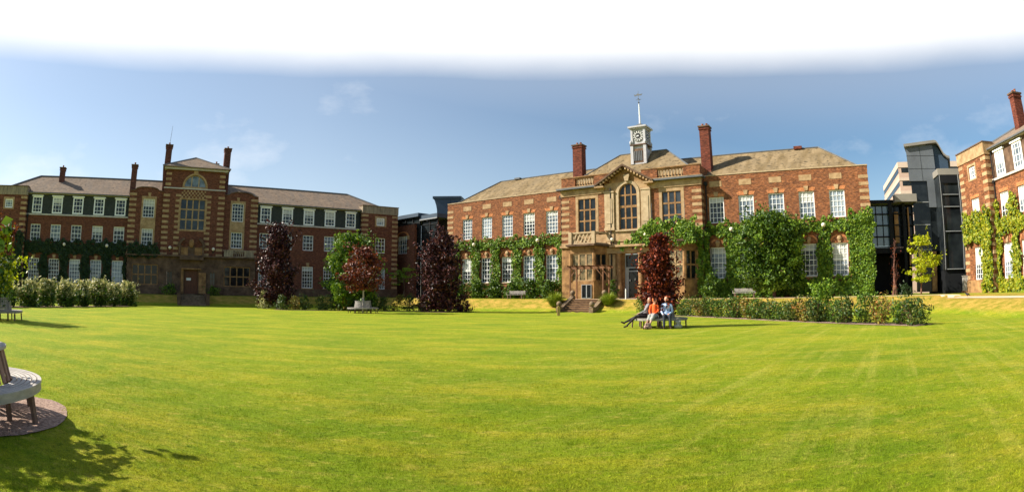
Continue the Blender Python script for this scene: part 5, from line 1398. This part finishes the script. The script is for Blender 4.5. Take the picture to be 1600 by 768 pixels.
def grass_clump(x, y, H, R, label):
    t = empty('ornamental_grass', (x, y, gz(x, y))); tag(t, label, 'grass clump')
    n = 1500; a = RNG.uniform(0, 2 * np.pi, n); r0 = R * .35 * np.sqrt(RNG.random(n)); h = H * RNG.uniform(.6, 1.05, n); sp = R * RNG.uniform(.2, 1, n)
    V = []; 
    h = H * (.55 + .5 * (1 - sp / R)) * RNG.uniform(.75, 1.1, n)
    d = np.stack([np.cos(a), np.sin(a)], 1); w = np.stack([-np.sin(a), np.cos(a)], 1) * .014
    b0 = d * r0[:, None]
    z = np.zeros(n)
    m1 = d * (r0 + sp * .4)[:, None]; m2 = d * (r0 + sp * 1.0)[:, None]
    V = np.stack([np.c_[b0 - w, z], np.c_[b0 + w, z], np.c_[m1 + w, h * .72], np.c_[m1 - w, h * .72], np.c_[m2, h * RNG.uniform(.45, 1.1, n)]], 1)
    mb = MB(); mb.v = [tuple(q) for q in V.reshape(-1, 3)]
    for i in range(n): mb.f += [(5 * i, 5 * i + 1, 5 * i + 2, 5 * i + 3), (5 * i + 3, 5 * i + 2, 5 * i + 4)]
    mb.mi = [0] * len(mb.f)
    mb.build('blades', M['blade'], t); return t
p = M_at(-4.5, 7.4); grass_clump(p.x, p.y, 1.5, 1.15, 'clump of bright tall grass on the left of the stone steps')
p = M_at(.9, 7.2); grass_clump(p.x, p.y, 1.25, 1.05, 'clump of bright tall grass on the right of the stone steps')

# ------------------------------------------------------------------ tree benches
def slat_ring(mb, r0, r1, z0, z1, n=48, gap=0.0):
    for k in range(n):
        t0, t1 = 2 * math.pi * k / n, 2 * math.pi * (k + 1) / n
        p = [(r * math.cos(t), r * math.sin(t)) for r, t in ((r0, t0), (r1, t0), (r1, t1), (r0, t1))]
        i = len(mb.v); mb.v += [(x, y, z) for z in (z0, z1) for x, y in p]
        for f in ((3, 2, 1, 0), (4, 5, 6, 7), (1, 2, 6, 5), (3, 0, 4, 7)): mb.f.append(tuple(i + q for q in f)); mb.mi.append(0)
def tree_bench(x, y, label, rz=0, rb=.72, hb=.52):
    t = empty('tree_bench', (x, y, gz(x, y)), rz); tag(t, label, 'bench', 'round benches built about tree trunks')
    mb = MB(); R0, R1 = rb + .02, 1.33; n = 6; w = (R1 - R0) / n
    for i in range(n): slat_ring(mb, R0 + i * w + .012, R0 + (i + 1) * w - .004, .405, .435)
    WD = M['bench_lit'] if y < 10 else M['bench_wood']
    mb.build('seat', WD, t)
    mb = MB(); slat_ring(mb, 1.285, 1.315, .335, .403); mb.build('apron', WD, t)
    for k in range(8):
        a = 2 * math.pi * (k + .5) / 8; c, s = math.cos(a), math.sin(a)
        mb = MB(); p = Vector((1.24 * c, 1.24 * s, .31)); q = Vector((1.26 * c, 1.26 * s, -.02)); mb.tube(q, p, .034, .04, 4)
        mb.build('leg', M['bench_leg'], t)
        mb = MB(); mb.tube((rb * c, rb * s, .355), (1.28 * c, 1.28 * s, .355), .028, .028, 4); mb.tube((rb * c, rb * s, -.02), (rb * c, rb * s, .40), .035, .035, 4)
        mb.build('bearer', M['bench_leg'], t)
    mb = MB(); ns = 36
    for k in range(ns):
        a = 2 * math.pi * k / ns; c, s = math.cos(a), math.sin(a); tx, ty = -s, c; hw = .042
        b0, b1 = rb - .01, rb - .09
        pts = []
        for (r, z, th) in ((b0, .44, .022), (b1, .44 + hb, .022)):
            for (dr, dt) in ((0, -hw), (th, -hw), (th, hw), (0, hw)):
                pts.append(((r + dr) * c + dt * tx, (r + dr) * s + dt * ty, z))
        i = len(mb.v); mb.v += pts
        for f in ((3, 2, 1, 0), (4, 5, 6, 7), (0, 1, 5, 4), (1, 2, 6, 5), (2, 3, 7, 6), (3, 0, 4, 7)): mb.f.append(tuple(i + q for q in f)); mb.mi.append(0)
    mb.build('backrest', M['bench_red'] if y < 10 else M['bench_wood'], t)
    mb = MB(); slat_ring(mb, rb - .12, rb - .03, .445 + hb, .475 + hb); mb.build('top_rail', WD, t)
    return t
tree_bench(-6.02, 3.42, 'near round slatted bench at the left edge on a ring of pinkish chippings', .15, .91, .33)
tree_bench(6.75, 25.3, 'round slatted bench on which three people sit, beneath the narrow dark red tree', .2)
tree_bench(-12.25, 45.4, 'pale round slatted bench around the small red maple before the green shrub', .1)
tree_bench(-22.7, 16.6, 'round slatted bench at the left edge below the lime-leaved tree', .5)

# ------------------------------------------------------------------ terrace furniture
def garden_bench(u, off, label, w=2.0):
    p = M_at(u, off); t = empty('garden_bench', (p.x, p.y, gz(p.x, p.y) + .01), MAIN_AZ); tag(t, label, 'bench', 'straight benches on the terrace')
    mb = MB()
    for i in range(5): mb.box(-w / 2, w / 2, -.30 + i * .115, -.30 + i * .115 + .095, .42, .45)
    mb.build('seat', M['bench_wood'], t)
    mb = MB()
    for z in (.53, .64, .75): mb.box(-w / 2, w / 2, .25, .28, z, z + .085)
    for x in (-w / 2 + .04, 0, w / 2 - .04): mb.box(x - .03, x + .03, .282, .33, .45, .86)
    mb.build('backrest', M['bench_wood'], t)
    for sx in (-1, 1):
        for yy in (-.24, .24):
            mb = MB(); x = sx * (w / 2 - .12); mb.box(x - .035, x + .035, yy - .035, yy + .035, -.02, .418); mb.build('leg', M['bench_leg'], t)
        mb = MB(); x = sx * (w / 2 + .02); mb.box(x - .035, x + .035, -.32, .3, .62, .655); mb.box(x - .025, x + .025, -.30, -.25, .42, .618); mb.build('armrest', M['bench_wood'], t)
    return t
garden_bench(-11.0, 4.4, 'weathered wooden bench on the terrace before the left wing of the hall')
garden_bench(12.6, 3.6, 'weathered wooden bench right of the hall entrance, half hidden by rose bushes')

# main steps
STP = empty('stone_steps', M_at(-1.6, 7.35, 0), MAIN_AZ); tag(STP, 'worn stone steps with ball finials climbing the bank to the pergola', 'steps')
mb = MB(); nr_ = 6; rise = 1.16 / nr_
for k in range(nr_): mb.box(-1.45, 1.45, -1.15 + k * .36, 1.3, -.04 if k == 0 else rise * k, rise * (k + 1))
mb.build('tread', M['stepstone'], STP)
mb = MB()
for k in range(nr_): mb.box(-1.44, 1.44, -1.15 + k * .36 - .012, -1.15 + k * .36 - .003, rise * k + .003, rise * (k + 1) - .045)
mb.build('riser_shade', M['stone_soot_shade'], STP)  # thin dark sheets painting shade onto the faces below the nosings
mb = MB()
for k in range(nr_): mb.box(-1.44, 1.44, -1.15 + k * .36 - .05, -1.15 + k * .36 - .003, rise * (k + 1) - .042, rise * (k + 1) + .003)
mb.build('nosing', M['stone_warm'], STP)
for sx in (-1, 1):
    x = sx * 1.66; mb = MB()
    mb.prism([(-1.6, -.05), (1.3, -.05), (1.3, 1.42), (1.0, 1.42), (-1.15, .42), (-1.6, .42)], x - .2, x + .2, 'x'); mb.build('side_wall', M['stepstone'], STP)
    for yy, zz in ((-1.38, .42), (1.13, 1.42)):
        mb = MB(); mb.box(x - .17, x + .17, yy - .17, yy + .17, zz + .002, zz + .1); mb.sphere((x, yy, zz + .33), .25, 16); mb.build('ball_finial', M['stepstone'], STP, smooth=True)
# pergola
PG = empty('pergola', M_at(-2.15, 4.9, gz(*M_at(-2.15, 4.9).xy)), MAIN_AZ); tag(PG, 'brown timber pergola at the top of the steps before the stone bay window', 'pergola')
hx, hy, H = 1.75, .65, 2.9
for sx in (-1, 1):
    for sy in (-1, 1):
        mb = MB(); mb.box(sx * hx - .06, sx * hx + .06, sy * hy - .06, sy * hy + .06, -.05, H); mb.build('post', M['timber'], PG)
        mb = MB(); a = Vector((sx * (hx - .07), sy * hy, H - .75)); b = Vector((sx * (hx - .7), sy * hy, H - .02)); mb.tube(a, b, .045, .045, 4); mb.build('brace', M['timber'], PG)
for sy in (-1, 1):
    mb = MB(); mb.box(-hx - .45, hx + .45, sy * hy - .05, sy * hy + .05, H, H + .16); mb.build('beam', M['timber'], PG)
for i in range(6):
    x = -hx - .1 + i * (2 * hx + .2) / 5
    mb = MB(); mb.prism([(-hy - .45, H + .22), (-hy - .35, H + .162), (hy + .35, H + .162), (hy + .45, H + .22), (hy + .45, H + .3), (-hy - .45, H + .3)], x - .035, x + .035, 'x'); mb.build('rafter', M['timber'], PG)
# bollard and post
p = M_at(1.75, 5.2); bo = empty('bollard', (p.x, p.y, gz(p.x, p.y))); tag(bo, 'slim white post on the paving in front of the hall entrance', 'post')
mb = MB(); mb.lathe([(.05, 0), (.05, .9), (.03, .95), (0, .96)], n=12); mb.build('shaft', M['white'], bo); mb = MB(); mb.lathe([(.09, 0), (.09, .03), (.05, .03)], n=12); mb.build('base_plate', M['white_metal'], bo)
po = empty('wooden_post', (3.45, 41.9, 0)); tag(po, 'short tan wooden post standing alone on the lawn below the stone steps', 'post')
mb = MB(); mb.box(-.11, .11, -.11, .11, -.05, .62); mb.build('shaft', M['yellow_post'], po); mb = MB(); mb.prism([(-.14, 0), (.14, 0), (0, .1)], -.14, .14); c_ = mb.build('cap', M['yellow_post'], po); c_.location = (0, 0, .622)

# wall lamps
def wall_lamp(c, az, u, off, z, label):
    p = at(c, az, u, off, z); t = empty('wall_lamp', p, az); tag(t, label, 'lamp', 'globe lamps on brackets along the walls')
    mb = MB(); mb.tube((0, 0, -.25), (0, -.28, -.22), .025, .02, 6); mb.tube((0, -.28, -.22), (0, -.28, -.12), .05, .07, 8); mb.box(-.06, .06, -.03, 0, -.4, -.1); mb.build('bracket', M['black'], t)
    mb = MB(); mb.sphere((0, -.28, .08), .21, 14); mb.build('globe', M['lamp_globe'], t, smooth=True); return t
wall_lamp(MAIN_C, MAIN_AZ, -19.8, .25, 7.5, 'globe lamp in the ivy near the left end of the sunlit hall')
wall_lamp(MAIN_C, MAIN_AZ, -10.8, .25, 7.5, 'globe lamp in ivy on the left wing, nearest the hall centre')
wall_lamp(MAIN_C, MAIN_AZ, 10.8, .25, 7.5, 'globe lamp in the ivy just right of the hall centrepiece')
wall_lamp(MAIN_C, MAIN_AZ, 19.8, .25, 7.5, 'globe lamp in ivy between the last two windows of the hall right wing')
wall_lamp(MAIN_C, MAIN_AZ, -1.4, 1.05, 7.0, 'globe lamp on the stone wall left above the hall entrance')
wall_lamp(MAIN_C, MAIN_AZ, 2.3, 1.25, 7.3, 'globe lamp among ivy right above the hall entrance')
wall_lamp(LEFT_C, LEFT_AZ, -17.4, .3, 6.75, 'globe lamp in dark ivy furthest left on the shaded range')
wall_lamp(LEFT_C, LEFT_AZ, -11.4, .3, 6.75, 'globe lamp in dark ivy left of the stone bay window of the shaded range')
wall_lamp(LEFT_C, LEFT_AZ, -2.85, .9, 6.75, 'white lamp left of the carved niche over the brown door')
wall_lamp(LEFT_C, LEFT_AZ, 2.9, .9, 6.75, 'white lamp right of the carved niche over the brown door')

# bird on the path
bd = empty('bird', (32.9, 30.3, gz(32.9, 30.3) + .012), 2.2); tag(bd, 'black crow walking on the gravel path before the right range', 'bird')
def blob_mesh(name, caps, balls, material, parent, vox=0.012):
    mb = MB()
    for p, q, r0, r1 in caps:
        mb.tube(p, q, r0, r1, 12); mb.sphere(p, r0 * 1.0, 12); mb.sphere(q, r1 * 1.0, 12)
    for c, r, sq in balls: mb.sphere(c, r, 16, sq)
    o = mb.build(name, material, parent, smooth=True)
    m = o.modifiers.new('Remesh', 'REMESH'); m.mode = 'VOXEL'; m.voxel_size = vox; m.use_smooth_shade = True
    m2 = o.modifiers.new('Smooth', 'SMOOTH'); m2.factor = .5; m2.iterations = 3
    return o
blob_mesh('body', [((0, 0, .05), (0, 0, .14), .012, .02), ((0, .05, .05), (0, .05, .14), .012, .02), ((.0, .02, .2), (.12, .02, .27), .08, .05), ((-.05, .02, .19), (-.26, .02, .13), .06, .02), ((.12, .02, .27), (.17, .02, .32), .05, .05), ((.2, .02, .32), (.27, .02, .31), .02, .006), ((0, 0, .012), (.05, 0, .012), .01, .008), ((0, .05, .012), (.05, .05, .012), .01, .008), ((0, 0, .012), (0, 0, .05), .01, .012), ((0, .05, .012), (0, .05, .05), .01, .012)],
          [((-.02, .02, .2), .1, (1.5, .85, .85))], M['black'], bd, .008)

# ------------------------------------------------------------------ people
PF = math.radians(-14.9)
M['skin'] = mat('skin', (0.60, 0.34, 0.24, 1), .5, .06, 8)
M['hair_red'] = mat('auburn_hair', (0.30, 0.09, 0.035, 1), .6, .3, 20); M['hair_ginger'] = mat('ginger_hair', (0.55, 0.16, 0.05, 1), .6, .3, 20); M['hair_pink'] = mat('reddish_pink_hair', (0.42, 0.14, 0.13, 1), .6, .3, 20)
M['shirt_blue'] = mat('pale_blue_shirt', (0.42, 0.55, 0.80, 1), .8, .12, 9); M['trousers'] = mat('dark_trousers', (0.035, 0.04, 0.055, 1), .85, .2, 9)
M['cardigan'] = mat('grey_cardigan', (0.22, 0.21, 0.23, 1), .9, .3, 14); M['black_cloth'] = mat('black_tights', (0.02, 0.014, 0.016, 1), .7, .2, 9)
M['orange'] = mat('orange_top', (0.80, 0.12, 0.02, 1), .8, .1, 9); M['skirt_grey'] = mat('grey_skirt', (0.33, 0.33, 0.31, 1), .9, .15, 9); M['shoe'] = mat('dark_shoe', (0.04, 0.02, 0.015, 1), .5, .1, 9)
M['bag_grey'] = mat('grey_canvas', (0.30, 0.29, 0.26, 1), .9, .2, 12); M['bag_pat'] = mat('patterned_fabric', (0.55, 0.35, 0.28, 1), .9, .2, 26, col2=(.06, .05, .05, 1), detail=2); M['eye'] = mat('eye', (.03, .02, .02, 1), .3, .05)
def hand(wrist, dirv, side=1, curl=.4):
    """palm and five separate fingers, thumb from the side"""
    w = Vector(wrist); d = Vector(dirv).normalized(); s = d.cross(Vector((0, 0, 1)));
    if s.length < .1: s = Vector((1, 0, 0))
    s = s.normalized() * side; n = s.cross(d).normalized()
    if n.z > 0: n = -n
    caps = [(w, w + d * .04, .026, .032)]; balls = []
    for i, (o, ln) in enumerate(((-.030, .062), (-.010, .074), (.010, .07), (.030, .055))):
        a = w + d * .07 + s * o; m = a + d * ln * .55 + n * curl * .012; e = m + d * ln * .4 + n * curl * .04
        caps += [(w + d * .03 + s * o * .7, a, .016, .012), (a, m, .011, .010), (m, e, .010, .008)]
    a = w + d * .025 - s * .03; m = a + d * .03 - s * .025; caps += [(a, m, .013, .011), (m, m + d * .028 - s * .003 + n * .01, .011, .009)]
    return caps
def head(c, face, tilt=0):
    """ovoid head, nose, chin, brow and ears; returns capsules, balls and eye spots"""
    c = Vector(c); f = Vector(face).normalized(); s = f.cross(Vector((0, 0, 1))).normalized(); z = Vector((0, 0, 1))
    balls = [(c + z * .02, .10, (.88, .88, 1.12))]
    caps = [(c - z * .05 + f * .02, c - z * .085 + f * .055, .062, .035), (c + f * .085 + z * .01, c + f * .108 - z * .022, .012, .017), (c + f * .078 - z * .055 - s * .018, c + f * .078 - z * .055 + s * .018, .012, .012),
            (c + s * .086 + z * .012, c + s * .092 - z * .022, .016, .012), (c - s * .086 + z * .012, c - s * .092 - z * .022, .016, .012)]
    eyes = [c + f * .082 + s * o + z * .022 for o in (-.034, .034)]
    return caps, balls, eyes
def person(label, pos, caps, hd, face, neck, clothes, hair, hands):
    t = empty('person', (6.75 + pos[0], 25.3 + pos[1], 0), PF); tag(t, label, 'person')
    hc, hb, eyes = head(hd, face)
    allc = caps + hc + [(neck, Vector(hd) - Vector((0, 0, .05)), .058, .052)]
    for h in hands: allc += hand(*h)
    blob_mesh('body', allc, hb, M['skin'], t, .009)
    for nm, cp, bl, m in clothes: blob_mesh(nm, cp, bl, M[m], t, .014)
    blob_mesh('hair', hair[0], hair[1], M[hair[2]], t, .012)
    mb = MB()
    for e in eyes: mb.sphere(e, .011, 8)
    mb.build('eye', M['eye'], t); return t
V = Vector
# right: blue shirt, facing the camera
x = .33
sh = [((x, -.88, .60), (x, -.84, .98), .15, .155), ((x - .17, -.84, 1.02), (x + .17, -.84, 1.02), .075, .075), ((x - .20, -.85, 1.01), (x - .24, -.92, .74), .062, .052), ((x - .24, -.92, .74), (x - .17, -1.12, .62), .052, .04),
      ((x + .20, -.85, 1.01), (x + .25, -.90, .75), .062, .052), ((x + .25, -.90, .75), (x + .12, -1.12, .64), .052, .04)]
tr = [((x - .09, -.88, .56), (x - .12, -1.32, .55), .10, .075), ((x - .12, -1.32, .55), (x - .12, -1.42, .12), .072, .055), ((x + .09, -.88, .56), (x + .13, -1.30, .55), .10, .075), ((x + .13, -1.30, .55), (x + .16, -1.36, .12), .072, .055), ((x - .08, -.86, .56), (x + .08, -.86, .56), .13, .13)]
shoes = lambda a, b: [((a[0], a[1], .05), (a[0] + a[2], a[1] + a[3], .04), .05, .04), ((b[0], b[1], .05), (b[0] + b[2], b[1] + b[3], .04), .05, .04)]
person('person in a pale blue shirt and dark trousers sitting upright on the round bench', (0, 0), [(V((x, -.88, .62)), V((x, -.84, .98)), .12, .13)] + [(V(p), V(q), a * .8, b * .8) for p, q, a, b in sh[2:] + tr[:4]],
       (x - .02, -.86, 1.27), (-.35, -1, 0), (x, -.845, 1.08),
       [('shirt', sh, [], 'shirt_blue'), ('trousers', tr, [], 'trousers'), ('shoe', shoes((x - .12, -1.42, -.01, -.15), (x + .16, -1.36, .03, -.15)), [], 'shoe')],
       ([], [((x - .01, -.83, 1.315), .108, (.95, .95, .98)), ((x + .01, -.80, 1.24), .09, (1, .8, .9))], 'hair_red'), [((x - .16, -1.13, .62), (.1, -1, -.25), 1), ((x + .11, -1.13, .64), (-.4, -1, -.1), -1)])
# middle: orange top, grey skirt, bare legs
x = -.24
sh = [((x, -.90, .62), (x + .02, -.86, .96), .13, .12), ((x - .12, -.86, 1.0), (x + .14, -.86, 1.0), .062, .062), ((x - .15, -.87, .99), (x - .20, -.95, .76), .05, .044), ((x - .20, -.95, .76), (x - .18, -1.12, .64), .044, .036), ((x + .17, -.87, .99), (x + .19, -.95, .76), .05, .044), ((x + .19, -.95, .76), (x + .05, -1.12, .66), .044, .036)]
lg = [((x - .08, -.90, .55), (x - .20, -1.28, .54), .09, .06), ((x - .20, -1.28, .54), (x - .38, -1.50, .10), .055, .036), ((x + .08, -.90, .55), (x - .04, -1.32, .54), .09, .06), ((x - .04, -1.32, .54), (x - .22, -1.60, .10), .055, .036)]
sk = [((x - .08, -.90, .56), (x - .19, -1.27, .545), .115, .095), ((x + .08, -.90, .56), (x - .03, -1.31, .545), .115, .095), ((x - .05, -.92, .56), (x - .10, -1.25, .53), .13, .11), ((x - .17, -1.27, .52), (x - .24, -1.34, .40), .09, .085), ((x - .03, -1.31, .52), (x - .10, -1.40, .40), .09, .085)]
person('person in orange top and grey skirt, middle of the three on the bench', (0, 0), [(V((x, -.9, .62)), V((x + .02, -.86, .96)), .10, .10)] + [(V(p), V(q), a * .8, b * .8) for p, q, a, b in sh[2:]] + [(V(p), V(q), a, b) for p, q, a, b in lg],
       (x + .03, -.88, 1.235), (.75, -.65, 0), (x + .02, -.865, 1.05),
       [('top', sh, [], 'orange'), ('skirt', sk, [], 'skirt_grey'), ('shoe', shoes((x - .38, -1.50, -.08, -.12), (x - .22, -1.60, -.08, -.12)), [], 'shoe')],
       ([((x + .0, -.82, 1.24), (x - .02, -.80, .98), .085, .06)], [((x + .015, -.86, 1.275), .106, (.95, .95, 1))], 'hair_ginger'), [((x - .18, -1.13, .64), (.3, -1, -.1), 1), ((x + .04, -1.13, .66), (-.6, -.8, -.1), -1)])
# left: grey cardigan, dark skirt and tights, legs stretched out to the left
x = -.66
sh = [((x + .02, -.62, .62), (x + .16, -.58, .98), .13, .125), ((x + .17, -.72, 1.01), (x + .17, -.44, 1.01), .062, .062), ((x + .16, -.74, 1.0), (x + .02, -.82, .78), .05, .045), ((x + .02, -.82, .78), (x - .22, -.80, .66), .045, .035), ((x + .17, -.43, 1.0), (x + .25, -.34, .76), .05, .045), ((x + .25, -.34, .76), (x + .22, -.32, .54), .045, .035)]
lg = [((x, -.70, .55), (x - .42, -.82, .50), .10, .065), ((x - .42, -.82, .50), (x - .78, -.86, .14), .062, .04), ((x, -.54, .55), (x - .46, -.64, .47), .10, .065), ((x - .46, -.64, .47), (x - .92, -.72, .24), .062, .04)]
sk = [((x + .02, -.70, .56), (x - .26, -.78, .54), .12, .10), ((x + .02, -.54, .56), (x - .28, -.62, .53), .12, .10), ((x + .02, -.62, .58), (x - .2, -.70, .55), .12, .11)]
person('person in grey cardigan and black tights with legs stretched out to the left', (0, 0), [(V((x + .02, -.62, .62)), V((x + .16, -.58, .98)), .10, .10)] + [(V(p), V(q), a * .8, b * .8) for p, q, a, b in sh[2:]] + [(V(p), V(q), a * .9, b * .9) for p, q, a, b in lg],
       (x + .20, -.60, 1.235), (-.85, -.5, 0), (x + .17, -.585, 1.05),
       [('cardigan', sh, [], 'cardigan'), ('skirt', sk, [], 'black_cloth'), ('tights', lg, [], 'black_cloth'), ('shoe', [((x - .78, -.86, .10), (x - .93, -.88, .05), .045, .035), ((x - .92, -.72, .22), (x - 1.06, -.74, .27), .045, .035)], [], 'shoe')],
       ([((x + .24, -.57, 1.22), (x + .24, -.56, 1.08), .075, .05)], [((x + .215, -.58, 1.275), .105, (.95, .95, 1))], 'hair_pink'), [((x - .23, -.80, .66), (-1, .05, -.15), 1), ((x + .22, -.32, .53), (-.3, .1, -1), -1)])
def bag(x, y, label, m, h=.32):
    c, s = math.cos(PF), math.sin(PF); t = empty('bag', (6.75 + x * c - y * s, 25.3 + x * s + y * c, 0), PF + .3); tag(t, label, 'bag')
    blob_mesh('pouch', [((-.10, 0, .09), (.10, 0, .09), .09, .09), ((-.08, 0, h - .07), (.08, 0, h - .07), .06, .06), ((0, 0, .1), (0, 0, h - .08), .10, .07)], [], M[m], t, .012)
    mb = MB()
    for k in range(8):
        t0, t1 = math.pi * k / 8, math.pi * (k + 1) / 8
        mb.tube((.08 * math.cos(t0), 0, h - .02 + .13 * math.sin(t0)), (.08 * math.cos(t1), 0, h - .02 + .13 * math.sin(t1)), .011, .011, 6)
    mb.build('handle', M[m], t)
bag(.84, -1.22, 'grey canvas bag on the grass at the right of the seated group', 'bag_grey', .36)
bag(-.50, -1.62, 'patterned bag on the grass by the feet of the seated group', 'bag_pat', .28)

# ------------------------------------------------------------------ near grass: individual blades (too many to count)
def grass_blades():
    n = 420000
    r = 2.8 + 15 * RNG.beta(1.0, 2.6, n); a = RNG.uniform(-1.0, 1.0, n)
    x = r * np.sin(a); y = r * np.cos(a)
    keep = ((x + 6.35) ** 2 + (y - 3.65) ** 2) > 1.62 ** 2
    x, y = x[keep], y[keep]; n = len(x)
    tuft = np.sin(x * 3.1 + y) * np.sin(y * 2.7 - x * 1.3) > .35
    h = RNG.uniform(.008, .022, n) * np.where(tuft, 1.5, 1); w = RNG.uniform(.0015, .0035, n)
    t = RNG.uniform(0, 2 * np.pi, n); lx, ly = np.cos(t), np.sin(t); ln = RNG.uniform(.3, 1.6, n) * h
    la = RNG.uniform(0, 2 * np.pi, n)
    V_ = np.stack([np.stack([x - lx * w, y - ly * w, np.zeros(n)], 1), np.stack([x + lx * w, y + ly * w, np.zeros(n)], 1), np.stack([x + np.cos(la) * ln, y + np.sin(la) * ln, h], 1)], 1).reshape(-1, 3)
    V_[:, 2] += 0.012 * np.sin(V_[:, 0] * 0.7) * np.sin(V_[:, 1] * 0.5 + V_[:, 0] * .2) - .002
    me = bpy.data.meshes.new('grass_blades'); me.vertices.add(3 * n); me.vertices.foreach_set('co', V_.reshape(-1).astype(np.float32))
    me.loops.add(3 * n); me.loops.foreach_set('vertex_index', np.arange(3 * n, dtype=np.int32)); me.polygons.add(n); me.polygons.foreach_set('loop_start', np.arange(0, 3 * n, 3, dtype=np.int32))
    me.update(calc_edges=True)
    me.materials.append(lawn_material('lawn_blades', True))
    o = bpy.data.objects.new('grass_blades', me); COL.objects.link(o); tag(o, 'short mown blades of lawn grass in the foreground', 'grass'); kind(o, 'stuff')
grass_blades()
